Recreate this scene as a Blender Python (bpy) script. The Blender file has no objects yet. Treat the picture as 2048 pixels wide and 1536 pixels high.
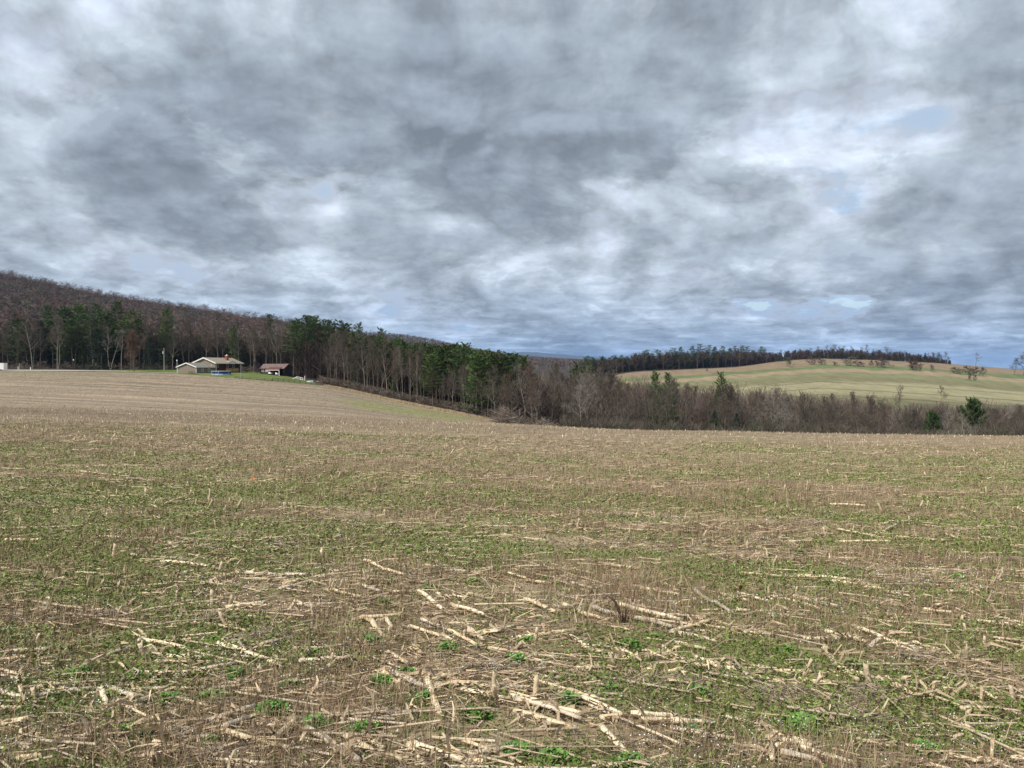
import bpy, math, random
import numpy as np
from mathutils import Vector, Matrix

rng = np.random.default_rng(7)
random.seed(7)
COL = bpy.context.scene.collection
# ------------------------------------------------------------------ sky
F = 1538.0                  # focal length in photo pixels (2048 wide)
HOR = 735.0                 # image row of the true horizon
CX = 1024.0
CAM_H = 1.6

SUN_EL, SUN_AZ = math.radians(48), math.radians(-128)   # azimuth from +Y (view) clockwise

def make_world():
    w = bpy.data.worlds.new("World"); bpy.context.scene.world = w
    w.use_nodes = True
    nt = w.node_tree; nt.nodes.clear(); N = nt.nodes; L = nt.links
    def node(t, **k):
        n = N.new(t)
        for a, v in k.items(): setattr(n, a, v)
        return n
    def put(sock, v):
        if isinstance(v, (int, float, tuple)): sock.default_value = v
        else: L.new(v, sock)
    def m(op, a, b=0.0, c=None, clamp=False):
        n = node('ShaderNodeMath', operation=op, use_clamp=clamp)
        put(n.inputs[0], a); put(n.inputs[1], b)
        if c is not None: put(n.inputs[2], c)
        return n.outputs[0]
    def vm(op, a, b=None, scale=None):
        n = node('ShaderNodeVectorMath', operation=op)
        put(n.inputs[0], a)
        if b is not None: put(n.inputs[1], b)
        if scale is not None: put(n.inputs['Scale'], scale)
        return n.outputs[0]
    def noise(vec, scale, detail=6.0, rough=0.55, dist=0.0, lac=2.1):
        n = node('ShaderNodeTexNoise', noise_dimensions='3D')
        put(n.inputs['Vector'], vec); n.inputs['Scale'].default_value = scale
        n.inputs['Detail'].default_value = detail; n.inputs['Roughness'].default_value = rough
        n.inputs['Lacunarity'].default_value = lac
        n.inputs['Distortion'].default_value = dist
        return n
    tc = node('ShaderNodeTexCoord')
    d = tc.outputs['Generated']
    sep = node('ShaderNodeSeparateXYZ'); L.new(d, sep.inputs[0])
    x, y, z = sep.outputs
    zc = m('MAXIMUM', z, 0.0)
    den = m('ADD', zc, 0.30)
    comb = node('ShaderNodeCombineXYZ')
    L.new(m('DIVIDE', x, den), comb.inputs[0]); L.new(m('DIVIDE', y, den), comb.inputs[1])
    comb.inputs[2].default_value = 3.7
    P = comb.outputs[0]                       # position on the cloud layer
    warp = noise(P, 1.1, 3.0, 0.5)
    wv = vm('SUBTRACT', warp.outputs['Color'], (0.5, 0.5, 0.5))
    Pw = vm('ADD', P, vm('SCALE', wv, scale=0.42))
    n1 = noise(Pw, 2.2, 8.0, 0.50).outputs['Fac']
    n2 = noise(Pw, 7.5, 7.0, 0.55).outputs['Fac']
    # billows: the height of each cloud shows as round relief, not only its spread over the layer
    bv = node('ShaderNodeCombineXYZ')
    L.new(m('ARCTAN2', x, y), bv.inputs[0]); L.new(m('MULTIPLY', m('SQRT', m('ADD', zc, 0.01)), 1.25), bv.inputs[1])
    bw = vm('ADD', bv.outputs[0], vm('SCALE', wv, scale=0.10))
    bn = noise(bw, 6.6, 8.0, 0.52).outputs['Fac']
    puff = m('ABSOLUTE', m('SUBTRACT', bn, 0.5))
    # the same cloud field a little higher up: the difference lights the tops and darkens the bases
    den2 = m('ADD', den, 0.036)
    comb2 = node('ShaderNodeCombineXYZ')
    L.new(m('DIVIDE', x, den2), comb2.inputs[0]); L.new(m('DIVIDE', y, den2), comb2.inputs[1])
    comb2.inputs[2].default_value = 3.7
    Pu = vm('ADD', comb2.outputs[0], vm('SCALE', wv, scale=0.42))
    def both(v): return m('ADD', noise(v, 2.2, 5.0, 0.5).outputs['Fac'], m('MULTIPLY', noise(v, 7.5, 5.0, 0.5).outputs['Fac'], 0.55))
    bu = noise(vm('ADD', bw, (0.0, 0.030, 0.0)), 6.6, 6.0, 0.52).outputs['Fac']
    puff_u = m('ABSOLUTE', m('SUBTRACT', bu, 0.5))
    edge = m('ADD', m('SUBTRACT', both(Pw), both(Pu)), m('MULTIPLY', m('SUBTRACT', puff_u, puff), 1.1))
    # where this sky holds heavy banks and where it thins (direction, half widths, amount)
    az = m('ARCTAN2', x, y); el = m('ARCSINE', z)
    elw = m('MULTIPLY', m('MINIMUM', m('MULTIPLY', zc, 4.0), 1.0), 0.26)
    sw = node('ShaderNodeSeparateXYZ'); L.new(wv, sw.inputs[0])
    wide = noise(P, 3.0, 6.0, 0.60)
    wv2 = node('ShaderNodeSeparateXYZ'); L.new(vm('SUBTRACT', wide.outputs['Color'], (0.5, 0.5, 0.5)), wv2.inputs[0])
    azw = m('ADD', az, m('ADD', m('MULTIPLY', sw.outputs[0], 0.42), m('MULTIPLY', wv2.outputs[0], 0.40)))
    elw_ = m('ADD', el, m('MULTIPLY', m('ADD', sw.outputs[1], wv2.outputs[1]), elw))
    total = None
    for px, py, rx, ry, amp in BANKS:
        dx, dy = px - CX, HOR - py
        a0 = math.atan2(dx, F); e0 = math.atan2(dy, math.hypot(F, dx))
        qa = m('MULTIPLY', m('SUBTRACT', azw, a0), F/rx)
        qe = m('MULTIPLY', m('SUBTRACT', elw_ if ry > 14 else el, e0), F/ry)
        r2 = m('ADD', m('MULTIPLY', qa, qa), m('MULTIPLY', qe, qe))
        g = m('MULTIPLY', m('EXPONENT', m('MULTIPLY', r2, -0.7)), amp)
        total = g if total is None else m('ADD', total, g)
    t = m('ADD', 0.50, m('MULTIPLY', m('SUBTRACT', n1, 0.5), 1.5))
    t = m('ADD', t, m('MULTIPLY', m('SUBTRACT', n2, 0.5), 0.52))
    t = m('ADD', t, m('MULTIPLY', m('SUBTRACT', 0.07, puff), 2.5))
    t = m('ADD', t, m('MULTIPLY', total, 0.50))
    # rows of cloud bases seen almost edge-on, low over the horizon
    low = m('SUBTRACT', 1.0, m('MINIMUM', m('MULTIPLY', zc, 4.6), 1.0))
    rowv = node('ShaderNodeCombineXYZ')
    L.new(m('MULTIPLY', m('ADD', az, m('MULTIPLY', wv2.outputs[0], 0.2)), 30.0), rowv.inputs[0])
    L.new(m('DIVIDE', 2.6, m('ADD', zc, 0.085)), rowv.inputs[1]); rowv.inputs[2].default_value = 8.1
    rows = noise(rowv.outputs[0], 1.0, 6.0, 0.55).outputs['Fac']
    t = m('ADD', t, m('MULTIPLY', m('MULTIPLY', m('SUBTRACT', rows, 0.49), 1.5), low))
    ramp = node('ShaderNodeValToRGB')
    cr = ramp.color_ramp; cr.interpolation = 'EASE'
    stops = [(0.0, (0.57, 0.72, 0.91)), (0.18, (0.64, 0.73, 0.86)), (0.33, (0.575, 0.64, 0.74)), (0.47, (0.480, 0.548, 0.615)),
             (0.60, (0.388, 0.446, 0.507)), (0.78, (0.318, 0.370, 0.428)), (1.0, (0.252, 0.294, 0.346))]
    while len(cr.elements) < len(stops): cr.elements.new(0.5)
    for e, (p, c) in zip(cr.elements, stops): e.position = p; e.color = c + (1,)
    L.new(t, ramp.inputs[0])
    lit = m('ADD', 1.0, m('MULTIPLY', edge, 2.0))
    lit = m('MINIMUM', m('MAXIMUM', lit, 0.74), 1.42)
    cloud = vm('SCALE', ramp.outputs[0], scale=lit)
    # far clouds low over the horizon are seen through a great deal of air: bluer and dimmer
    far = m('POWER', m('SUBTRACT', 1.0, m('MINIMUM', m('MULTIPLY', zc, 6.5), 1.0)), 1.7)
    mx = node('ShaderNodeMix', data_type='RGBA', blend_type='MULTIPLY')
    L.new(far, mx.inputs['Factor']); L.new(cloud, mx.inputs['A']); mx.inputs['B'].default_value = (0.68, 0.80, 0.96, 1)
    bg_c = node('ShaderNodeBackground'); L.new(mx.outputs['Result'], bg_c.inputs[0]); bg_c.inputs[1].default_value = 1.0
    sky = node('ShaderNodeTexSky', sky_type='NISHITA'); sky.sun_disc = False
    sky.sun_elevation = SUN_EL; sky.sun_rotation = SUN_AZ
    bg_s = node('ShaderNodeBackground'); L.new(sky.outputs[0], bg_s.inputs[0]); bg_s.inputs[1].default_value = 0.15
    cover = node('ShaderNodeMapRange', interpolation_type='SMOOTHSTEP')
    L.new(t, cover.inputs['Value']); cover.inputs['From Min'].default_value = -0.35; cover.inputs['From Max'].default_value = 0.02
    cover.inputs['To Min'].default_value = 0.55; cover.inputs['To Max'].default_value = 1.0
    ms = node('ShaderNodeMixShader'); L.new(cover.outputs[0], ms.inputs[0]); L.new(bg_s.outputs[0], ms.inputs[1]); L.new(bg_c.outputs[0], ms.inputs[2])
    w.cycles.sampling_method = 'MANUAL'; w.cycles.sample_map_resolution = 512
    out = node('ShaderNodeOutputWorld'); L.new(ms.outputs[0], out.inputs[0])

BANKS = [
 (1100,110,300,110,.5),(1400,120,160,110,.35),(1420,230,90,40,.4),(950,330,160,90,.5),(1000,260,120,80,.3),
 (500,180,170,80,.45),(600,230,80,40,.25),(760,270,80,40,.3),(250,250,260,60,.22),(430,340,170,60,.28),(100,330,150,40,.25),
 (480,430,150,40,.4),(620,490,140,35,.35),(1180,420,120,60,.3),(1230,520,150,50,.3),(1560,470,200,70,.35),(1750,420,160,60,.3),
 (1560,310,50,50,.35),(1990,220,90,160,.35),(1840,260,60,50,.2),(720,410,90,30,.2),(870,415,90,30,.2),
 (60,60,150,100,-.3),(290,60,80,100,-.35),(170,170,100,60,-.25),(370,190,50,40,-.35),(600,290,45,50,-.7),(680,350,90,50,-.35),
 (840,340,40,50,-.45),(850,490,30,25,-.5),(960,500,70,25,-.4),(620,100,60,60,-.2),(710,60,60,60,-.2),(1270,240,60,30,-.75),
 (1400,270,90,30,-.42),(1550,220,50,60,-.5),(1750,130,110,110,-.32),(1720,330,90,30,-.45),(1690,270,60,50,-.35),(1060,450,60,30,-.4),
 (1300,330,120,60,-.3),(110,390,100,40,-.35),(290,470,60,25,-.5),(200,520,80,15,-.4),(400,530,120,20,-.4),(1630,606,46,9,-2.6),
 (1600,625,60,13,-.6),(1980,480,60,25,-.3),(1520,540,60,25,-.4),(1040,540,60,20,-.35)]

def make_camera():
    cam = bpy.data.cameras.new('camera'); o = bpy.data.objects.new('camera', cam)
    bpy.context.scene.collection.objects.link(o)
    cam.sensor_fit = 'HORIZONTAL'; cam.sensor_width = 36.0; cam.lens = 36.0*F/2048.0
    cam.clip_start = 0.05; cam.clip_end = 60000.0
    o.location = (0, 0, CAM_H)
    pitch = math.atan2(HOR - 768.0, F)       # horizon above the middle row: the lens looks slightly down
    o.rotation_euler = (math.radians(90) + pitch, 0, 0)
    bpy.context.scene.camera = o
    sc = bpy.context.scene
    sc.view_settings.view_transform = 'Standard'; sc.view_settings.look = 'None'
    sc.view_settings.exposure = 0.2; sc.view_settings.gamma = 1.0

# ------------------------------------------------------------------ numeric helpers
def _hash(i, j, s):
    n = (i*374761393 + j*668265263 + s*1442695041) & 0x7fffffff
    n = ((n ^ (n >> 13))*1274126177) & 0x7fffffff
    return ((n ^ (n >> 16)) & 0xffff)/65535.0

def vnoise(x, y, s=0):
    x = np.asarray(x, float); y = np.asarray(y, float)
    i = np.floor(x).astype(np.int64); j = np.floor(y).astype(np.int64)
    fx = x - i; fy = y - j
    fx = fx*fx*(3-2*fx); fy = fy*fy*(3-2*fy)
    a = _hash(i, j, s)*(1-fx) + _hash(i+1, j, s)*fx
    b = _hash(i, j+1, s)*(1-fx) + _hash(i+1, j+1, s)*fx
    return a*(1-fy) + b*fy

def fbm(x, y, s=0, o=4):
    t = 0.0; a = 0.5; n = 0.0
    for k in range(o):
        t = t + a*vnoise(x, y, s+k*17); n += a
        x = x*2.03 + 5.1; y = y*2.03 + 1.7; a *= 0.5
    return t/n

def sstep(a, b, x):
    t = np.clip((np.asarray(x, float)-a)/(b-a), 0, 1)
    return t*t*(3-2*t)

# ------------------------------------------------------------------ the lie of the land
# along each bearing: (distance, image row at which that ground lies); k is the fall of the near slope
PROFILE = [
 (-2600, 92, .020, [(150,800),(220,770),(290,745),(330,738),(500,690),(800,600),(1100,470),(1500,470)]),
 (-600, 92, .024, [(150,795),(220,765),(290,742),(330,738),(420,715),(600,650),(850,560),(1100,500),(1500,520)]),
 (0,    90, .034, [(130,806),(200,775),(285,741),(330,738),(420,724),(600,672),(850,602),(1100,563),(1500,600)]),
 (240,  88, .038, [(130,813),(200,778),(285,744),(340,739),(450,725),(650,690),(900,642),(1150,611),(1600,650)]),
 (480,  85, .043, [(130,822),(200,785),(268,757),(310,746),(345,740),(450,730),(700,702),(1000,660),(1200,645),(1600,675)]),
 (660,  82, .047, [(120,828),(190,800),(255,771),(300,764),(400,752),(700,718),(1000,688),(1250,674),(1600,690),(2200,676),(2600,668),(3200,690)]),
 (820,  80, .049, [(120,842),(180,827),(235,809),(300,800),(420,775),(700,740),(1100,712),(1300,706),(2000,690),(2500,672),(3200,690)]),
 (900,  80, .050, [(115,846),(180,836),(220,824),(300,812),(460,782),(800,748),(1300,724),(2000,704),(2500,692),(3200,705)]),
 (990,  80, .0515,[(110,848),(150,847),(200,841),(300,825),(500,792),(900,752),(1500,728),(2200,716),(2800,712),(3600,716)]),
 (1100, 76, .054, [(120,868),(190,885),(300,870),(450,830),(700,782),(1200,748),(2400,728),(3600,720),(5000,724)]),
 (1240, 70, .0575,[(120,885),(190,905),(280,880),(400,802),(550,768),(680,743),(800,738),(1500,734),(4000,728)]),
 (1400, 68, .058, [(120,887),(190,905),(280,880),(420,802),(600,765),(770,737),(850,734),(1500,738),(4000,734)]),
 (1550, 66, .059, [(120,888),(190,905),(280,882),(410,808),(600,768),(760,738),(870,719),(950,719),(1500,735)]),
 (1640, 64, .060, [(120,890),(190,905),(280,885),(400,812),(600,771),(760,738),(880,714),(950,715),(1400,730)]),
 (1850, 62, .061, [(120,892),(190,908),(280,890),(400,819),(600,778),(760,746),(880,722),(950,723),(1400,736)]),
 (2048, 60, .0617,[(120,895),(190,912),(280,895),(400,830),(600,792),(760,760),(880,738),(950,740),(1400,750)]),
 (2700, 60, .062, [(120,900),(190,915),(280,900),(400,850),(600,815),(760,785),(880,765),(950,765),(1400,770)]),
 (4600, 60, .062, [(120,900),(190,915),(280,905),(400,860),(600,825),(760,795),(880,775),(950,775),(1400,780)]),
]
LY0, LY1, NLY = math.log(20.0), math.log(40000.0), 500
_ly = np.linspace(LY0, LY1, NLY); _Y = np.exp(_ly)
_cols = []
for px, yc, k, pts in PROFILE:
    Yc = [0, 20, 40, yc*0.8, yc]; Zc = [-k*v for v in Yc]
    for Yp, row in pts:
        Yc.append(Yp); Zc.append(CAM_H - (row-HOR)/F*Yp)
    Yl, zl = Yc[-1], Zc[-1]
    Yc += [Yl*2.2, 45000]; Zc += [zl*0.5-10, -40]
    z = np.interp(_ly, np.log(np.maximum(Yc, 1e-3)), Zc)
    ker = np.exp(-0.5*(np.arange(-9, 10)/3.2)**2); ker /= ker.sum()
    zp = np.concatenate([np.full(9, z[0]), z, np.full(9, z[-1])])
    zs = np.convolve(zp, ker, 'valid'); keep = sstep(24, 40, _Y)
    _cols.append(zs*keep + z*(1-keep))
_pu = np.array([(p[0]-CX)/F for p in PROFILE])
_cols = np.array(_cols)
NU = 900; U0, U1 = -2.3, 2.3
_us = np.linspace(U0, U1, NU)
TAB = np.array([np.interp(_us, _pu, _cols[:, j]) for j in range(NLY)]).T      # [u, Y]
_k2 = np.exp(-0.5*(np.arange(-14, 15)/5.0)**2); _k2 /= _k2.sum()
TAB = np.array([np.convolve(np.concatenate([np.full(14, c[0]), c, np.full(14, c[-1])]), _k2, 'valid') for c in TAB.T]).T

def height(x, y):
    x = np.asarray(x, float); y = np.asarray(y, float)
    yc = np.maximum(y, 25.0)
    u = np.clip((x/yc - U0)/(U1-U0)*(NU-1), 0, NU-1.001)
    v = np.clip((np.log(yc)-LY0)/(LY1-LY0)*(NLY-1), 0, NLY-1.001)
    i = u.astype(int); j = v.astype(int); fu = u-i; fv = v-j
    z = (TAB[i, j]*(1-fu)*(1-fv) + TAB[i+1, j]*fu*(1-fv) + TAB[i, j+1]*(1-fu)*fv + TAB[i+1, j+1]*fu*fv)
    z = np.where(y < 25.0, z*y/25.0, z)
    near = 1 - sstep(25, 70, y)
    z = z + near*((fbm(x*0.9, y*0.9, 3, 3)-0.5)*0.06 + (fbm(x*3.1, y*3.1, 9, 2)-0.5)*0.035)
    return z

_th = math.atan2(HOR-768.0, F)
def ray(px, py):
    cx, cz = (px-CX)/F, -(py-768.0)/F
    c, s = math.cos(_th), math.sin(_th)
    return np.array([cx, c - cz*s, s + cz*c])
def ground_at(px, py, ymax=95.0):
    """the near ground point seen at a photo pixel"""
    d = ray(px, py); t = 2.0; prev = None
    for t in np.geomspace(1.5, ymax, 260):
        p = d*t; h = CAM_H + p[2] - float(height(p[0], p[1]))
        if h < 0:
            t0, h0 = prev; f = h0/(h0-h); tt = t0 + (t-t0)*f; p = d*tt
            return np.array([p[0], p[1], float(height(p[0], p[1]))])
        prev = (t, h)
    p = d*ymax
    return np.array([p[0], p[1], float(height(p[0], p[1]))])
def at(px, Y):
    """the ground point on the bearing of a photo column, Y metres ahead"""
    x = (px-CX)/F*Y
    return np.array([x, Y, float(height(x, Y))])
def zrow(py, Y): return CAM_H - (py-HOR)/F*Y

# ------------------------------------------------------------------ mesh helpers
def mesh_np(name, V, Q, mat=None, col=None, smooth=False, link=True, parent=None):
    V = np.asarray(V, np.float32); Q = np.asarray(Q, np.int32)
    me = bpy.data.meshes.new(name)
    n, k = Q.shape
    me.vertices.add(len(V)); me.vertices.foreach_set('co', V.ravel())
    me.loops.add(n*k); me.loops.foreach_set('vertex_index', Q.ravel())
    me.polygons.add(n)
    me.polygons.foreach_set('loop_start', np.arange(0, n*k, k, dtype=np.int32))
    me.polygons.foreach_set('loop_total', np.full(n, k, np.int32))
    if smooth: me.polygons.foreach_set('use_smooth', np.ones(n, bool))
    me.update(calc_edges=True)
    if col is not None:
        a = me.color_attributes.new('col', 'FLOAT_COLOR', 'POINT')
        c = np.ones((len(V), 4), np.float32); c[:, :3] = col
        a.data.foreach_set('color', c.ravel())
    if mat: me.materials.append(mat)
    if not link: return me
    return link_mesh(name, me, parent)
def link_mesh(name, me, parent=None):
    o = bpy.data.objects.new(name, me); COL.objects.link(o)
    if parent: o.parent = parent
    return o

def unit(v): return v/np.maximum(np.linalg.norm(v, axis=-1, keepdims=True), 1e-9)
def strips(P0, P1, w0, w1, r):
    """flat tapering blades: one quad from P0 to P1 each, turned at random about its own length"""
    P0 = np.asarray(P0, float); P1 = np.asarray(P1, float); n = len(P0)
    d = unit(P1-P0); s = unit(np.cross(d, r.normal(size=(n, 3))))
    w0 = np.broadcast_to(w0, n)[:, None]*0.5; w1 = np.broadcast_to(w1, n)[:, None]*0.5
    V = np.stack([P0-s*w0, P0+s*w0, P1+s*w1, P1-s*w1], 1).reshape(-1, 3)
    return V, np.arange(4*n).reshape(n, 4)
def tubes(P0, P1, R0, R1, k=6):
    P0 = np.asarray(P0, float); P1 = np.asarray(P1, float); n = len(P0)
    d = unit(P1-P0); ref = np.where(np.abs(d[:, 2:3]) < 0.9, [[0, 0, 1.0]], [[1.0, 0, 0]])
    a = unit(np.cross(d, ref)); b = np.cross(d, a)
    th = np.arange(k)*2*math.pi/k
    ring = a[:, None, :]*np.cos(th)[None, :, None] + b[:, None, :]*np.sin(th)[None, :, None]
    V = np.concatenate([P0[:, None, :] + ring*np.asarray(R0)[:, None, None], P1[:, None, :] + ring*np.asarray(R1)[:, None, None]], 1)
    i = np.arange(k); j = (i+1) % k
    q = np.stack([i, j, j+k, i+k], 1)
    Q = (q[None] + (np.arange(n)*2*k)[:, None, None]).reshape(-1, 4)
    return V.reshape(-1, 3), Q
def merge(parts):
    Vs, Qs, o = [], [], 0
    for V, Q in parts:
        Vs.append(V); Qs.append(Q+o); o += len(V)
    return np.concatenate(Vs), np.concatenate(Qs)

# ------------------------------------------------------------------ naming
def tag(o, label=None, cat=None, group=None, kind=None):
    if label: o['label'] = label
    if cat: o['category'] = cat
    if group: o['group'] = group
    if kind: o['kind'] = kind
    return o
def thing(name, label, cat, loc=(0, 0, 0), rz=0.0, group=None):
    o = bpy.data.objects.new(name, None); COL.objects.link(o)
    o.empty_display_size = 0.2
    o.location = Vector([float(v) for v in loc]); o.rotation_euler = (0, 0, rz)
    return tag(o, label, cat, group)
def copy_part(src, parent):
    c = src.copy(); COL.objects.link(c); c.parent = parent
    return c

# ------------------------------------------------------------------ materials
def mat_new(name):
    m = bpy.data.materials.new(name); m.use_nodes = True
    return m, m.node_tree, m.node_tree.nodes['Principled BSDF']
def mat_plain(name, c, rough=0.8, var=0.12, scale=6.0, obj_var=0.0, bump=0.0, metal=0.0):
    """plain colour broken up by procedural noise, optionally differing from object to object"""
    m, nt, b = mat_new(name); N, L = nt.nodes, nt.links
    tc = N.new('ShaderNodeTexCoord'); no = N.new('ShaderNodeTexNoise')
    no.inputs['Scale'].default_value = scale; no.inputs['Detail'].default_value = 4
    L.new(tc.outputs['Object'], no.inputs['Vector'])
    hs = N.new('ShaderNodeHueSaturation'); hs.inputs['Color'].default_value = (*c, 1)
    mr = N.new('ShaderNodeMapRange'); mr.inputs['To Min'].default_value = 1-2*var; mr.inputs['To Max'].default_value = 1+2*var
    L.new(no.outputs['Fac'], mr.inputs['Value'])
    val = mr.outputs[0]
    if obj_var:
        oi = N.new('ShaderNodeObjectInfo'); r = N.new('ShaderNodeMapRange')
        r.inputs['To Min'].default_value = 1-obj_var; r.inputs['To Max'].default_value = 1+obj_var
        L.new(oi.outputs['Random'], r.inputs['Value'])
        mu = N.new('ShaderNodeMath'); mu.operation = 'MULTIPLY'; L.new(val, mu.inputs[0]); L.new(r.outputs[0], mu.inputs[1]); val = mu.outputs[0]
        h = N.new('ShaderNodeMapRange'); h.inputs['To Min'].default_value = 0.5-obj_var*0.06; h.inputs['To Max'].default_value = 0.5+obj_var*0.06
        f = N.new('ShaderNodeMath'); f.operation = 'FRACT'; g = N.new('ShaderNodeMath'); g.operation = 'MULTIPLY'; g.inputs[1].default_value = 7.31
        L.new(oi.outputs['Random'], g.inputs[0]); L.new(g.outputs[0], f.inputs[0]); L.new(f.outputs[0], h.inputs['Value']); L.new(h.outputs[0], hs.inputs['Hue'])
    L.new(val, hs.inputs['Value']); L.new(hs.outputs[0], b.inputs['Base Color'])
    b.inputs['Roughness'].default_value = rough; b.inputs['Metallic'].default_value = metal
    b.inputs['Specular IOR Level'].default_value = 0.2
    if bump:
        bp = N.new('ShaderNodeBump'); bp.inputs['Strength'].default_value = bump; L.new(no.outputs['Fac'], bp.inputs['Height']); L.new(bp.outputs[0], b.inputs['Normal'])
    return m
def mat_vcol(name, var=0.15, scale=20.0, rough=0.85, bump=0.0, bscale=None, spec=0.15, coord='Object'):
    """each piece has its own colour (the 'col' attribute), broken up by noise"""
    m, nt, b = mat_new(name); N, L = nt.nodes, nt.links
    at_ = N.new('ShaderNodeAttribute'); at_.attribute_name = 'col'
    tc = N.new('ShaderNodeTexCoord'); no = N.new('ShaderNodeTexNoise')
    no.inputs['Scale'].default_value = scale; no.inputs['Detail'].default_value = 5; no.inputs['Roughness'].default_value = 0.6
    L.new(tc.outputs[coord], no.inputs['Vector'])
    mr = N.new('ShaderNodeMapRange'); mr.inputs['To Min'].default_value = 1-2*var; mr.inputs['To Max'].default_value = 1+2*var
    L.new(no.outputs['Fac'], mr.inputs['Value'])
    vs = N.new('ShaderNodeVectorMath'); vs.operation = 'SCALE'
    L.new(at_.outputs['Color'], vs.inputs[0]); L.new(mr.outputs[0], vs.inputs['Scale'])
    L.new(vs.outputs[0], b.inputs['Base Color'])
    b.inputs['Roughness'].default_value = rough; b.inputs['Specular IOR Level'].default_value = spec
    if bump:
        n2 = N.new('ShaderNodeTexNoise'); n2.inputs['Scale'].default_value = bscale or scale; n2.inputs['Detail'].default_value = 6
        L.new(tc.outputs[coord], n2.inputs['Vector'])
        bp = N.new('ShaderNodeBump'); bp.inputs['Strength'].default_value = bump; bp.inputs['Distance'].default_value = 0.03
        L.new(n2.outputs['Fac'], bp.inputs['Height']); L.new(bp.outputs[0], b.inputs['Normal'])
    return m

# ------------------------------------------------------------------ ground sheet
RD = np.array([0.956, -0.292]); RA = np.array([0.292, 0.956])       # along and across the corn rows
def along(x, y): return x*RD[0]+y*RD[1]
def across(x, y): return x*RA[0]+y*RA[1]
def greenness(x, y):
    a, c = along(x, y), across(x, y)
    n = 0.55*fbm(a/1.7, c/0.75, 31, 4) + 0.45*fbm(a/7.0, c/3.0, 47, 3)
    u = x/np.maximum(y, 1.0)
    b = 0.055 + 0.03*sstep(4.5, 7, y) + 0.07*sstep(8, 14, y) - 0.13*sstep(23, 32, y)
    b = b + 0.15*np.exp(-((y-43-6*u)/5.0)**2)*sstep(0.05, -0.25, u)*sstep(-0.72, -0.5, u)
    b = b + 0.09*np.exp(-((y-29)/3.0)**2)*sstep(-0.1, 0.3, u)
    b = b - 0.30*sstep(50, 62, y)
    b = b + 0.03*sstep(0.0, 0.4, u)
    return sstep(0.52, 0.70, n + b)

EDGE_PX = [-3000, 200, 360, 480, 560, 660, 740, 820, 900, 990, 1060, 1140, 5000]
EDGE_Y  = [286,   287, 285, 267, 261, 254, 244, 235, 220, 198, 165, 135, 130]
def field_edge(u): return np.interp(u*F+CX, EDGE_PX, EDGE_Y)
TOP_PX = [1200, 1240, 1400, 1470, 1550, 1640, 1850, 2048, 6000]
TOP_Y  = [640,  690,  775,  790,  850,  905,  905,  905,  905]
def meadow_top(u): return np.interp(u*F+CX, TOP_PX, TOP_Y)

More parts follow.
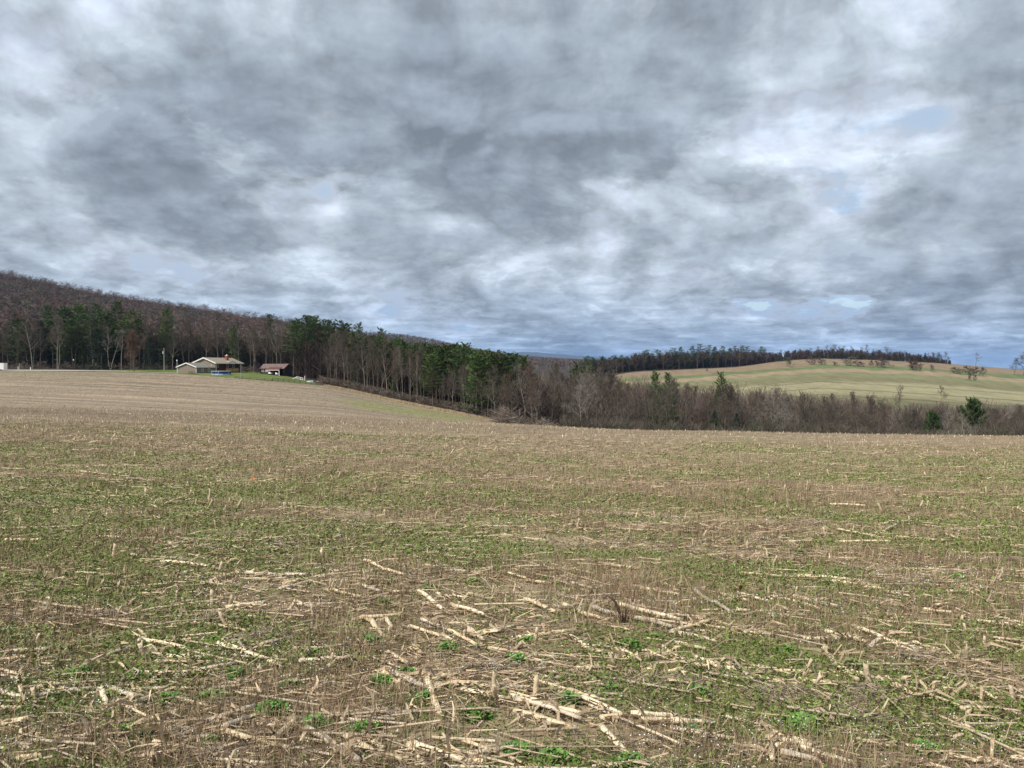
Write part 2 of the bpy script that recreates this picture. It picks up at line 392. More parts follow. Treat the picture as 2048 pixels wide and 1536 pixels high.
def build_ground():
    ys = np.concatenate([np.arange(-28, 1.5, 1.5), np.arange(1.5, 14, 0.11), np.geomspace(14, 120, 190), np.geomspace(121.5, 1000, 330), np.geomspace(1010, 22000, 90)])
    us = np.concatenate([np.linspace(-1.5, -0.76, 40), np.linspace(-0.75, 0.75, 900), np.linspace(0.76, 1.5, 40)])
    U, Y = np.meshgrid(us, ys)
    X = U*(Y+30.0)
    Z = height(X, Y)
    ny, nx = X.shape
    V = np.stack([X, Y, Z], -1).reshape(-1, 3)
    uc = X/np.maximum(Y, 1.0)
    # ---- natural colours
    a, c = along(X, Y), across(X, Y)
    n1 = fbm(a/2.5, c/0.45, 5, 4); n2 = fbm(X/6, Y/6, 15, 4); n3 = fbm(a/40, c/1.6, 25, 3)
    g = greenness(X, Y)
    soil = np.array([0.17, 0.128, 0.080]); litter = np.array([0.36, 0.285, 0.185]); grn = np.array([0.155, 0.175, 0.060])
    far = sstep(10, 60, Y)[..., None]
    base = soil + (litter-soil)*(np.clip(0.15+0.9*n1, 0, 1))[..., None]
    stub = np.array([0.235, 0.189, 0.135])*(0.12+1.20*n3+0.60*n1)[..., None]
    stub2 = np.array([0.36, 0.28, 0.19])
    bands = sstep(0.58, 0.74, n3)[..., None]
    stub = stub*(1-0.6*bands) + stub2*0.6*bands
    col = base*(1-far) + stub*far
    gf = g[..., None]*(0.55-0.15*far)
    # green flush on the far slope of the field, left of the wood
    slope_row = HOR + (CAM_H-Z)/np.maximum(Y, 1)*F; pc = uc*F+CX
    gg = np.exp(-((slope_row-np.interp(pc, [640, 700, 930, 990], [795, 806, 838, 844]))/8.5)**2)*sstep(660, 730, pc)*sstep(975, 900, pc)*sstep(100, 118, Y)*sstep(0.34, 0.52, n3*0.5+n1*0.5+0.08)
    gg = gg + 0.35*np.exp(-((uc*F+CX-90)/120)**2)*np.exp(-((Y-262)/12)**2)
    gf = np.maximum(gf, np.clip(gg, 0, 1)[..., None]*0.8)
    col = col*(1-gf) + grn*(1.0+0.5*n1[..., None])*gf
    edge = field_edge(uc)
    # pale uncut grass along the edge of the field
    verge = (sstep(edge-9, edge-3, Y)*(uc*F+CX > 640)*(uc*F+CX < 1020))[..., None]
    col = col*(1-verge*0.8) + np.array([0.42, 0.33, 0.21])*verge*0.8
    # woodland floor: leaf litter
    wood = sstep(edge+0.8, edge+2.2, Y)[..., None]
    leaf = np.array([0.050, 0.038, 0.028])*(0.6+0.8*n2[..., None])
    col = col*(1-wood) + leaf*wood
    # strips of the far hill, laid along its contours
    pxc = uc*F+CX
    tilt = 0.0
    h = np.interp(Y, [300, 400, 470, 500, 535, 600, 660, 720, 760, 800, 850, 905], np.linspace(0, 1, 12)) + (n2-0.5)*0.03
    # rows in which the strips lie at three bearings: (1400: ..., 1700: ..., 2048: ...)
    row = HOR + (CAM_H-Z)/np.maximum(Y, 1)*F
    drop = np.interp(pxc, [1240, 1400, 1640, 1850, 2048, 2600], [28, 20, 0, 7, 21, 48])
    lv = row - drop + (fbm(X/18, Y/30, 77, 5)-0.5)*8.0 + 0.0
    pale = np.array([0.265, 0.24, 0.135]); green1 = np.array([0.118, 0.152, 0.060]); green2 = np.array([0.170, 0.175, 0.082])
    tan = np.array([0.27, 0.20, 0.128]); olive = np.array([0.165, 0.15, 0.078])
    stops = [690, 716, 718, 728, 731, 735, 737, 742, 744, 749, 751, 760, 764, 778, 786, 794, 812, 900]
    cols = [green1, green1, tan*0.8, tan*0.8, green1, green1*1.05, tan, tan, green2, green2, olive, olive, pale, pale, pale*0.9, olive, green2*0.7, green2*0.6]
    hill = np.stack([np.interp(lv, stops, [cc[k] for cc in cols]) for k in range(3)], -1)
    hill = hill*(0.70+0.6*fbm(X/5, Y/14, 91, 5))[..., None]
    for lev, dark in ((763, .45), (776, .55), (789, .5)):
        l2 = row - np.interp(pxc, [1240, 1400, 1640, 1850, 2048, 2600], [30, 22, 0, 12, 26, 55])
        ditch = np.exp(-((l2-lev)/0.7)**2)*(pxc > 1500)
        hill = hill*(1-dark*ditch[..., None])
    mead = (sstep(1215, 1245, pxc)*sstep(300, 330, Y)*(1-sstep(-6, 4, Y-meadow_top(uc))))[..., None]
    col = col*(1-mead) + hill*mead
    # everything far: bare woodland brown
    col = np.clip(col, 0.01, 0.9)
    col = col.reshape(-1, 3)
    i = np.arange(nx-1); j = np.arange(ny-1)
    I, J = np.meshgrid(i, j)
    q = np.stack([J*nx+I, J*nx+I+1, (J+1)*nx+I+1, (J+1)*nx+I], -1).reshape(-1, 4)
    cy = (Y[:-1, :-1]+Y[1:, 1:]).reshape(-1)/2; cu = (uc[:-1, :-1]+uc[1:, 1:]).reshape(-1)/2
    infield = cy < field_edge(cu)
    cpx = cu*F+CX
    inmead = (~infield) & (cpx > 1215) & (cy > 310) & (cy < meadow_top(cu)+3)
    inwoodhill = (~infield) & (~inmead) & (cy > 400)
    infloor = ~(infield | inmead | inwoodhill)
    mnear = mat_vcol('field_soil', 0.22, 9.0, 0.95, 0.6, 22.0)
    mfar = mat_vcol('meadow_grass', 0.16, 0.35, 0.95, 0.0)
    def sub(name, mask, mat):
        qq = q[mask]; used, inv = np.unique(qq, return_inverse=True)
        o = mesh_np(name, V[used], inv.reshape(-1, 4), mat, col[used], smooth=True)
        o['kind'] = 'structure'
        return o
    sub('field', infield, mnear); sub('hillside_meadow', inmead, mfar)
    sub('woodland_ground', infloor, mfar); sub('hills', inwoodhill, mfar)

def sheet(name, px0, px1, ylo, yhi, mat, lift, nx=160, ny=14, colfn=None):
    """a ground sheet laid a little above the land, between two distances along each bearing"""
    ps = np.linspace(px0, px1, nx); V = []; 
    for k in range(ny):
        f = k/(ny-1)
        lo = np.array([ylo(p) for p in ps]); hi = np.array([yhi(p) for p in ps])
        Y = lo+(hi-lo)*f; X = (ps-CX)/F*Y
        V.append(np.stack([X, Y, height(X, Y)+lift], 1))
    V = np.concatenate(V)
    I, J = np.meshgrid(np.arange(nx-1), np.arange(ny-1))
    Q = np.stack([J*nx+I, J*nx+I+1, (J+1)*nx+I+1, (J+1)*nx+I], -1).reshape(-1, 4)
    o = mesh_np(name, V, Q, mat, colfn(V) if colfn else None, smooth=True)
    o['kind'] = 'structure'
    return o

def build_sheets():
    ml = mat_vcol('lawn_grass', 0.2, 0.8, 0.95)
    def lawncol(V):
        n = fbm(V[:, 0]/4, V[:, 1]/4, 55, 4)[:, None]
        return np.array([0.100, 0.140, 0.042])*(0.7+0.6*n) + np.array([0.03, 0.015, 0.0])*n
    lo = lambda p: float(np.interp(p, [190, 350, 392, 480, 560, 655], [289, 287.5, 282, 267.5, 261.5, 256]))
    hi = lambda p: float(np.interp(p, [190, 300, 420, 540, 600, 655], [318, 336, 342, 338, 306, 262]))
    sheet('lawn', 190, 655, lo, hi, ml, 0.05, 220, 24, lawncol)
    mg = mat_plain('gravel', (0.38, 0.35, 0.30), 0.95, 0.1, 1.5)
    sheet('driveway', -260, 255, lambda p: float(np.interp(p, [-260, 40, 180, 255], [289, 289, 294, 300])),
          lambda p: float(np.interp(p, [-260, 0, 120, 200, 255], [303, 304, 312, 308, 305])), mg, 0.09, 120, 8)
    sheet('drive_spur', 243, 356, lambda p: float(np.interp(p, [243, 356], [291, 288.6])),
          lambda p: float(np.interp(p, [243, 300, 356], [294, 293.2, 293])), mg, 0.12, 60, 4)

def build_far_ridge():
    px = np.linspace(860, 1330, 140)
    top = np.interp(px, [860, 1000, 1045, 1075, 1095, 1130, 1165, 1200, 1250, 1330], [716, 708, 704, 704.5, 706.5, 709.5, 712, 715, 719, 724]) + (vnoise(px/7, px*0, 3)-0.5)*1.2
    V = []
    prof = [(-2600, -60.0, 0), (-1500, 0.45, 1), (-600, 0.85, 1), (0, 1.0, 1), (900, 0.7, 1), (2400, -60.0, 0)]
    Y0 = 15000.0
    for dy, f, rel in prof:
        Y = Y0+dy; z = CAM_H - (top-HOR)/F*Y0
        V.append(np.stack([(px-CX)/F*Y, np.full_like(px, Y), z*f if rel else np.full_like(px, f)], 1))
    V = np.concatenate(V); nx = len(px)
    I, J = np.meshgrid(np.arange(nx-1), np.arange(len(prof)-1))
    Q = np.stack([J*nx+I, J*nx+I+1, (J+1)*nx+I+1, (J+1)*nx+I], -1).reshape(-1, 4)
    o = mesh_np('far_ridge', V, Q, mat_plain('ridge_woodland', (0.06, 0.065, 0.05), 0.95, 0.15, 0.004), smooth=True)
    o['kind'] = 'structure'

# ------------------------------------------------------------------ trees
def _rot(d, ang, r):
    """turn direction d by an angle, about a random axis square to it"""
    ax = r.normal(size=3); ax -= d*ax.dot(d); ax /= max(np.linalg.norm(ax), 1e-6)
    return d*math.cos(ang) + np.cross(ax, d)*math.sin(ang)

def grow_bare(seed, H=20.0, trunk_r=0.20, first=0.35, limbs=15, spread=0.75, limb_len=0.30, forks=0, lean=0.0, twig=0.035, dens=1.0, crooked=0.10, up=0.10, levels=4, shape='forest'):
    r = np.random.default_rng(seed)
    main, fine = [], []
    def branch(p, d, L, rad, level, bins):
        nseg = 6 if level == 0 else (4 if level == 1 else (3 if level == 2 else 2))
        pts = [p]; rads = [rad]; dirs = [d]
        end = 0.25 if level == 0 else 0.3
        for k in range(nseg):
            d = d + r.normal(size=3)*crooked*(0.5 if level == 0 else 1.5) + np.array([0, 0, up*(0.4 if level == 0 else 1.0)])
            d = d/np.linalg.norm(d)
            p = p + d*L/nseg
            pts.append(p); rads.append(max(rad*(1-(1-end)*(k+1)/nseg), twig*0.5)); dirs.append(d)
        for k in range(nseg): bins.append((pts[k], pts[k+1], rads[k], rads[k+1]))
        return pts, rads, dirs
    def along_(pts, t):
        f = t*(len(pts)-1); k = min(int(f), len(pts)-2); return pts[k]+(pts[k+1]-pts[k])*(f-k), k
    def children(pts, rads, dirs, L, level):
        if level >= levels: return
        if level == 0: return
        n = {1: 6, 2: 5, 3: 4}[level]*dens
        n = int(n) + (r.random() < n-int(n))
        for _ in range(n):
            t = r.uniform(0.22, 1.0); p, k = along_(pts, t)
            d = _rot(dirs[min(k+1, len(dirs)-1)], r.uniform(0.4, 0.95), r)
            l2 = L*r.uniform(0.35, 0.6)*(1.15-0.4*t)
            rr = max(rads[k]*0.55, twig*0.5)
            q = branch(p, d, l2, rr, level+1, main if level+1 <= 1 else fine)
            children(*q, l2, level+1)
    stems = []
    if forks == 0:
        stems.append((np.zeros(3), np.array([lean, 0.0, 1.0]), 1.0, 1.0))
    else:
        for f in range(forks):
            s = (f/(forks-1)-0.5)*2 if forks > 1 else 0
            stems.append((np.array([s*0.12, 0, 0]), np.array([s*0.22+lean, r.normal()*0.05, 1.0]), r.uniform(0.85, 1.0), 0.8))
    for p0, d0, fh, fr in stems:
        d0 = d0/np.linalg.norm(d0)
        tp, tr, td = branch(p0-np.array([0, 0, 0.3]), d0, H*0.93*fh, trunk_r*fr, 0, main)
        nl = max(3, int(limbs/len(stems)*1.3)) if len(stems) > 1 else limbs
        for i in range(nl):
            t = first + (1-first)*((i+r.random())/nl)**0.85
            p, k = along_(tp, min(t, 0.995))
            a = r.uniform(0, 2*math.pi)
            if shape == 'oval':
                prof = math.sin(math.pi*min(max((t-first)/(1-first), 0.03)*0.93+0.07, 1.0))**0.6
                el = 0.85
            elif shape == 'round':
                prof = 1.1-0.55*(t-first)/(1-first); el = 0.35+0.7*(t-first)/(1-first)
            else:
                prof = 1.0-0.5*((t-first)/(1-first)); el = 0.55+0.5*t
            hd = np.array([math.cos(a), math.sin(a), 0])
            d = hd*spread + np.array([0, 0, el]); d /= np.linalg.norm(d)
            L = H*limb_len*prof*r.uniform(0.7, 1.15)
            q = branch(p, d, L, max(tr[k]*0.5, twig), 1, main)
            children(*q, L, 1)
        # the crown fans out of the leader too
        for i in range(4):
            d = _rot(td[-1], r.uniform(0.1, 0.5), r); L = H*limb_len*0.55*r.uniform(0.7, 1.1)
            q = branch(tp[-1], d, L, twig*1.2, 1, fine); children(*q, L, 1)
    def arr(b): return [np.array([s[i] for s in b]) for i in range(4)]
    M = tubes(*arr(main), 5)
    f = arr(fine)
    S = strips(f[0], f[1], np.maximum(f[2]*2, twig), np.maximum(f[3]*2, twig*0.7), r)
    return M, S

def grow_pine(seed, H=24.0, bare=0.45, width=3.6, whorl=0.85, tuft=0.62, n_tuft=7, shape='pine', droop=0.0, ragged=0.35, tw=0.15):
    r = np.random.default_rng(seed)
    segs, T0, T1 = [], [], []
    wob = r.normal(size=2)*0.02
    def axis(z): return np.array([wob[0]*z+0.12*math.sin(z*0.35+seed), wob[1]*z, z])
    zs = np.linspace(-0.3, H*0.985, 9)
    for a, b in zip(zs[:-1], zs[1:]):
        f = lambda z: 0.022*H*0.5*(1-z/H*0.93)
        segs.append((axis(a), axis(b), max(f(a), .02), max(f(b), .02)))
    z = H*bare
    # a few dead stubs under the crown
    for k in range(int(9*bare/0.45) if bare > 0.2 else 0):
        zz = r.uniform(H*0.15, H*bare); a = r.uniform(0, 6.28); L = r.uniform(0.5, 1.8)
        segs.append((axis(zz), axis(zz)+np.array([math.cos(a)*L, math.sin(a)*L, r.uniform(-.1, .3)]), .035, .015))
    while z < H*0.985:
        t = (z-H*bare)/(H*(1-bare))
        if shape == 'spruce': prof = (1-t)**0.85+0.03
        elif shape == 'round': prof = math.sin(math.pi*(0.12+0.86*t))**0.7
        else: prof = min(1.0, 0.45+2.2*t)*(1-t)**0.55 + 0.10
        nb = r.integers(4, 7)
        a0 = r.uniform(0, 6.28)
        for k in range(nb):
            if r.random() < 0.12: continue
            a = a0 + k*6.283/nb + r.normal()*0.3
            L = width*prof*(1 + ragged*r.normal()); L = max(L, 0.35)
            slope = (0.05+0.65*t) - droop + r.normal()*0.08
            hd = np.array([math.cos(a), math.sin(a), slope]); hd /= np.linalg.norm(hd)
            p0 = axis(z); p1 = p0+hd*L
            segs.append((p0, p1, 0.02+0.012*L, 0.012))
            m = max(3, int(n_tuft*L*(1.5 if L < 1 else 1)))
            s = r.uniform(0.25, 1.03, m)**0.8
            base = p0 + hd*(L*s)[:, None]
            side = np.cross(hd, [0, 0, 1.0]); side /= np.linalg.norm(side)
            base = base + side*(r.normal(size=(m, 1))*0.20*L*(1.1-s[:, None]*0.6)) + np.array([0, 0, 1.0])*(r.normal(size=(m, 1))*0.10)
            dirn = hd*0.7 + side*r.normal(size=(m, 1))*0.7 + np.array([0, 0, 1.0])*(0.45-droop*1.4+0.35*r.normal(size=(m, 1)))
            dirn = dirn/np.linalg.norm(dirn, axis=1, keepdims=True)
            ln = tuft*r.uniform(0.6, 1.25, m)[:, None]
            T0.append(base - dirn*ln*0.35); T1.append(base + dirn*ln*0.65)
        z += whorl*r.uniform(0.7, 1.3)*(1.0-0.35*t)
    # leader
    T0.append(np.array([axis(H*0.95)])); T1.append(np.array([axis(H*0.95)+[0, 0, 0.9]]))
    T0 = np.concatenate(T0); T1 = np.concatenate(T1)
    S1 = strips(T0, T1, tw*0.5, tw, r); S2 = strips(T0+r.normal(size=T0.shape)*0.05, T1+r.normal(size=T1.shape)*0.08, tw*0.9, tw*0.45, r)
    M = tubes(*[np.array([s[i] for s in segs]) for i in range(4)], 5)
    return M, merge([S1, S2])

TM = {}
def tree_materials():
    TM['bark'] = mat_plain('bark_grey', (0.115, 0.096, 0.076), 0.95, 0.2, 0.7, 0.35)
    TM['bark_pale'] = mat_plain('bark_pale', (0.25, 0.22, 0.18), 0.95, 0.2, 0.7, 0.15)
    TM['bark_dark'] = mat_plain('bark_dark', (0.105, 0.082, 0.065), 0.95, 0.2, 0.7, 0.25)
    TM['twig'] = mat_plain('twigs_brown', (0.112, 0.094, 0.073), 0.95, 0.12, 0.3, 0.35)
    TM['twig_grey'] = mat_plain('twigs_grey', (0.185, 0.165, 0.138), 0.95, 0.12, 0.3, 0.25)
    TM['twig_red'] = mat_plain('twigs_reddish', (0.135, 0.088, 0.064), 0.95, 0.12, 0.3, 0.2)
    TM['needle'] = mat_plain('pine_needles', (0.070, 0.108, 0.031), 0.8, 0.22, 0.5, 0.30)
    TM['needle_dark'] = mat_plain('spruce_needles', (0.026, 0.050, 0.026), 0.85, 0.2, 0.5, 0.25)
    TM['needle_light'] = mat_plain('cedar_needles', (0.050, 0.085, 0.026), 0.8, 0.2, 0.6, 0.15)

PROTO = {}
def proto(key, kind, H, trunk_mat, crown_mat, gen):
    M, S = gen
    PROTO[key] = (mesh_np('trunk', *M, TM[trunk_mat], smooth=True, link=False), mesh_np('crown', *S, TM[crown_mat], link=False), H, kind)
def recolour(key, new, trunk_mat, crown_mat):
    """the same shape of tree in another bark or twig colour"""
    t, c, H, kind = PROTO[key]; t = t.copy(); c = c.copy()
    t.materials.clear(); t.materials.append(TM[trunk_mat]); c.materials.clear(); c.materials.append(TM[crown_mat])
    PROTO[new] = (t, c, H, kind)

def make_protos():
    tree_materials()
    for i in range(6):
        proto(f'b{i}', 'bare_tree', 20, 'bark', 'twig', grow_bare(100+i, 20, 0.20+0.02*(i % 3), 0.30+0.05*(i % 3), 13+i % 4, 0.62+0.06*(i % 3), 0.25+0.02*(i % 3), crooked=0.09+0.02*(i % 2)))
        recolour(f'b{i}', f'r{i}', 'bark', 'twig_red'); recolour(f'b{i}', f'g{i}', 'bark_pale', 'twig_grey'); recolour(f'b{i}', f'd{i}', 'bark_dark', 'twig')
        recolour(f'b{i}', f'p{i}', 'bark_pale', 'twig')
    proto('fork', 'bare_tree', 18, 'bark_pale', 'twig', grow_bare(201, 18, 0.24, 0.45, 16, 0.7, 0.26, forks=2, lean=0.05))
    proto('fork2', 'bare_tree', 20, 'bark_pale', 'twig_grey', grow_bare(205, 20, 0.24, 0.45, 14, 0.75, 0.24, forks=2, crooked=0.14))
    proto('lean', 'bare_tree', 17, 'bark_pale', 'twig', grow_bare(212, 17, 0.20, 0.5, 11, 0.7, 0.22, lean=0.28))
    TM['twig_rust'] = mat_plain('twigs_rust', (0.180, 0.115, 0.082), 0.95, 0.12, 0.3)
    proto('maple', 'bare_tree', 12, 'bark', 'twig_rust', grow_bare(220, 12, 0.17, 0.13, 32, 0.60, 0.34, shape='oval', twig=0.045, dens=1.4, up=0.12))
    proto('open', 'bare_tree', 12, 'bark', 'twig', grow_bare(231, 12, 0.20, 0.22, 14, 1.0, 0.42, shape='round', crooked=0.16))
    recolour('open', 'open_red', 'bark', 'twig_red'); recolour('open', 'open_grey', 'bark_pale', 'twig_grey')
    proto('sparse', 'bare_tree', 10, 'bark', 'twig', grow_bare(240, 10, 0.16, 0.45, 8, 1.0, 0.40, shape='round', crooked=0.2, dens=0.7))
    proto('shrub', 'bare_shrub', 4, 'bark_dark', 'twig', grow_bare(250, 4, 0.05, 0.05, 22, 0.9, 0.55, shape='round', twig=0.03, crooked=0.18))
    recolour('shrub', 'shrub_red', 'bark_dark', 'twig_red'); recolour('shrub', 'shrub_grey', 'bark', 'twig_grey')
    for i in range(4):
        proto(f'pine{i}', 'pine_tree', 24, 'bark_dark', 'needle', grow_pine(300+i, 24, 0.42+0.06*(i % 3), 3.4+0.3*(i % 2), ragged=0.30+0.08*(i % 2)))
    for i in range(3):
        proto(f'full{i}', 'pine_tree', 20, 'bark_dark', 'needle', grow_pine(320+i, 20, 0.10, 3.7, whorl=0.95, shape='pine', ragged=0.28))
    for i in range(3):
        proto(f'crag{i}', 'pine_tree', 22, 'bark_dark', 'needle', grow_pine(340+i, 22, 0.50, 3.6, whorl=1.7, shape='pine', ragged=0.55, n_tuft=9))
    for i in range(3):
        proto(f'spruce{i}', 'spruce_tree', 17, 'bark_dark', 'needle_dark', grow_pine(360+i, 17, 0.07, 4.0, whorl=0.7, shape='spruce', droop=0.22, ragged=0.16, tuft=0.6))
    proto('cedar', 'cedar_tree', 9, 'bark_dark', 'needle_light', grow_pine(380, 9, 0.04, 3.1, whorl=0.5, shape='round', ragged=0.2, n_tuft=10))

_used = set()
GREAT = {'bare_tree': 'tree', 'pine_tree': 'pine tree', 'spruce_tree': 'spruce', 'cedar_tree': 'evergreen', 'bare_shrub': 'shrub'}
def plant(key, pos, h, label, group=None, rz=None, sx=1.0, name=None):
    """one tree: an Empty at the foot with its trunk and its crown; repeats share the meshes"""
    t, c, H, kind = PROTO[key]
    s = h/H
    o = thing(name or kind, label, GREAT[kind], pos, random.uniform(0, 6.28) if rz is None else rz, group)
    o.scale = (s*sx, s*sx, s)
    for nm, me in (('trunk', t), ('crown', c)):
        q = bpy.data.objects.new(nm, me); COL.objects.link(q); q.parent = o
    return o
def plant_px(key, px, Y, top, label, group=None, **k):
    p = at(px, Y); h = max(zrow(top, Y)-p[2], 1.0)
    return plant(key, p, h, label, group, **k)

def seg(px, cuts, names):
    return names[int(np.searchsorted(cuts, px))]
def crown_word(key): return {'r': 'reddish', 'g': 'pale grey', 'd': 'dark', 'p': 'pale-trunked', 'b': 'brown'}.get(key[0], 'spreading') if len(key) == 2 else 'spreading'

def build_woods():
    R = random.Random(11)
    # ---- trees behind the house that can be singled out
    G1 = 'trees of the wood behind the house'
    plant_px('fork', 116, 328, 632, 'pale grey tree forked in a V, left of the dark lamp post', G1, rz=0.0)
    plant_px('p2', 66, 326, 640, 'straight pale-trunked bare tree near the left end of the gravel drive', G1)
    plant_px('fork2', 221, 326, 648, 'tall pale tree with twin leaning trunks behind the small reddish tree', G1, rz=0.3)
    plant_px('p4', 243, 333, 645, 'bare tree with wide crooked pale limbs just behind the round reddish tree', G1)
    plant_px('maple', 268, 297, 671, 'small reddish tree with a dense egg-shaped crown standing on the lawn by the drive', 'trees of the wood behind the house', sx=1.02)
    plant_px('p1', 346, 331, 668, 'slim pale-trunked bare tree just right of the utility pole', G1)
    plant_px('b3', 379, 345, 640, 'broad dark-limbed bare tree behind the garage roof peak', G1, sx=1.25)
    plant_px('p0', 508, 332, 655, 'bare tree with straight grey trunk between the house and the brown shed', G1)
    plant_px('g3', 553, 336, 640, 'bare tree with pale straight trunk rising behind the brown shed roof', G1)
    for px, Y, top, key, lab, sx in [
        (197, 319, 656, 'spruce0', 'dark cone-shaped spruce left of the round reddish tree', 1.0),
        (298, 327, 672, 'spruce1', 'low dark spruce just right of the round reddish tree', 1.0),
        (85, 345, 640, 'spruce2', 'dark spruce behind the forked pale tree', 1.15),
        (333, 342, 617, 'full0', 'full green pine standing above the utility pole', 0.95),
        (470, 340, 648, 'full1', 'green pine rising behind the right end of the house roof', 0.9),
        (235, 352, 603, 'pine0', 'tallest dark pine in the clump left of the utility pole', 1.15),
        (158, 350, 606, 'full2', 'bright green pine highest of the clump behind the forked tree', 1.3),
        (190, 352, 607, 'pine1', 'green pine between the two tallest pines of the clump', 1.1),
        (96, 350, 613, 'pine3', 'pine at the left end of the green clump on the left', 1.0),
        (541, 352, 630, 'pine2', 'pine whose top pokes up alone behind the brown shed', 0.9)]:
        plant_px(key, px, Y, top, lab, 'evergreens behind the house', sx=sx)
    for px, top in ((127, 612), (212, 620), (262, 622), (33, 634), (145, 640), (176, 650), (205, 655), (108, 632), (165, 628), (188, 636), (222, 640), (250, 636), (130, 655), (280, 640), (50, 645)):
        plant_px(R.choice(['pine0', 'pine2', 'full1', 'full2']), px, R.uniform(332, 350), top, 'green pine in the thick evergreen clump left of the utility pole', 'evergreens behind the house', sx=1.6)
    for px, top in ((405, 690), (430, 694), (380, 690), (450, 684), (355, 690), (490, 690), (520, 696), (318, 690), (150, 690), (270, 690), (110, 685), (232, 690)):
        plant_px(R.choice(['spruce0', 'spruce1', 'spruce2']), px, R.uniform(345, 356), top, 'dark evergreen in the shade ' + seg(px, [130, 200, 300, 345, 400, 460], ['left of the forked tree', 'behind the lamp post', 'behind the round reddish tree', 'left of the utility pole', 'left of the garage', 'behind the garage', 'behind the house']), 'dark evergreens in the shade behind the house', sx=1.25)
    for px, top in ((588, 640), (600, 637), (612, 634), (625, 632), (637, 635), (650, 640), (663, 642), (676, 640), (690, 648)):
        plant_px(R.choice(['pine0', 'pine1', 'pine2', 'pine3']), px, R.uniform(318, 345), top+R.uniform(-2, 4), 'tall dark green pine in the clump right of the brown shed', 'tall pines right of the shed', sx=1.25)
    for px, top, lab in ((722, 646, 'lone pine top above the bare wood, left of the two others'), (758, 656, 'lone pine top above the bare wood between two others'), (797, 672, 'lone pine top above the bare wood, right of the two others')):
        plant_px('pine1', px, 300, top, lab, 'lone pines above the bare wood', sx=0.9)
    # ---- bare trees filling the wood behind the house
    for px in np.arange(-30, 660, 16.5):
        if 90 < px < 262 and R.random() < 0.6: continue
        Y = R.uniform(330, 348) if px < 500 else R.uniform(330, 342)
        top = float(np.interp(px, [0, 120, 320, 420, 560, 660], [655, 648, 650, 640, 650, 655])) + R.uniform(-9, 16)
        key = R.choice(['b0', 'b1', 'b2', 'b3', 'b4', 'b5', 'r1', 'd2', 'p3'])
        lab = crown_word(key) + ' bare tree ' + seg(px, [30, 80, 130, 200, 262, 320, 370, 420, 470, 520, 560, 610], ['behind the white trailer', 'between the trailer and the marker posts', 'left of the forked pale tree', 'between the forked tree and the dark cone spruce', 'behind the round reddish tree', 'between the round reddish tree and the utility pole', 'just behind the utility pole', 'behind the garage roof', 'behind the house gable', 'behind the chimney end of the house', 'behind the left half of the brown shed', 'behind the right half of the brown shed', 'behind the white rails and pale boat'])
        plant_px(key, px+R.uniform(-5, 5), Y, top, lab, G1)
    # ---- the wood edge right of the shed
    G2 = 'bare trees along the wood edge right of the shed'
    for row, (off, n) in enumerate(((2, 36), (8, 24), (16, 14))):
        for k in range(n):
            px = 652 + (1010-652)*(k+R.uniform(0.1, 0.9))/n
            Y = float(np.interp(px, EDGE_PX, EDGE_Y)) + off + R.uniform(-1.5, 3)
            top = float(np.interp(px, [652, 700, 760, 830, 900, 960, 1010], [665, 668, 682, 700, 716, 728, 738])) + R.uniform(-14, 24) + (14 if row == 0 else 0)
            if px > 850: top = max(top, 734 + R.uniform(-4, 22))
            keys = ['b0', 'b1', 'b2', 'b3', 'b4', 'b5', 'p0', 'p2', 'p4', 'd1', 'g5'] if row == 0 else ['b0', 'b2', 'b4', 'd0', 'd3', 'd5', 'r2']
            key = R.choice(keys)
            lab = ['front-row ', 'second-row ', 'deeper '][row] + crown_word(key) + ' bare tree ' + seg(px, [690, 722, 758, 797, 830, 870, 920, 965], ['at the wood corner by the rail fence', 'below the left lone pine top', 'below the middle lone pine top', 'below the right lone pine top', 'beside the dark young pine', 'left of the big pine crowns', 'under the left end of the big pine crowns', 'under the middle of the big pine crowns', 'under the right end of the big pine crowns'])
            plant_px(key, px, Y, top, lab, G2, sx=0.85)
    plant_px('lean', 758, 242, 735, 'pale leaning trunk crossing another at the wood edge left of the dark young pine', G2, rz=0.0, sx=0.8)
    plant_px('lean', 800, 238, 742, 'thin pale trunk leaning left beside the dark young pine', G2, rz=3.0, sx=0.7)
    plant_px('full0', 787, 242, 752, 'young dark pine low at the wood edge below the lone pine tops', 'pines of the wood edge', sx=0.85)
    for px, top in ((872, 698), (884, 692), (897, 690), (910, 688), (924, 690), (936, 686), (866, 708)):
        plant_px(R.choice(['pine0', 'pine1', 'pine2', 'pine3']), px, R.uniform(226, 246), top+R.uniform(-1, 4), 'spreading green pine in the left half of the big pine crowns', 'big pines of the wood edge', sx=1.5)
    for px, top in ((952, 700), (965, 697), (978, 700), (990, 702), (1003, 704), (1016, 705), (1030, 708), (1042, 713), (1046, 722), (985, 705)):
        plant_px(R.choice(['pine0', 'pine1', 'pine2', 'full2']), px, R.uniform(208, 236), top+R.uniform(-1, 4), 'spreading green pine in the right half of the big pine crowns', 'big pines of the wood edge', sx=1.5)
    for px in np.arange(698, 866, 11.0):
        Y = float(np.interp(px, EDGE_PX, EDGE_Y)) + R.uniform(9, 18)
        top = float(np.interp(px, [690, 760, 866], [662, 676, 694])) + R.uniform(-4, 16)
        plant_px(R.choice(['pine0', 'pine2', 'full0', 'full2']), px+R.uniform(-4, 4), Y, top, 'green pine showing between bare trunks of the wood edge ' + seg(px, [745, 800], ['by the left lone pine top', 'by the middle lone pine top', 'left of the big pine crowns']), 'pines behind the wood edge', sx=1.2)
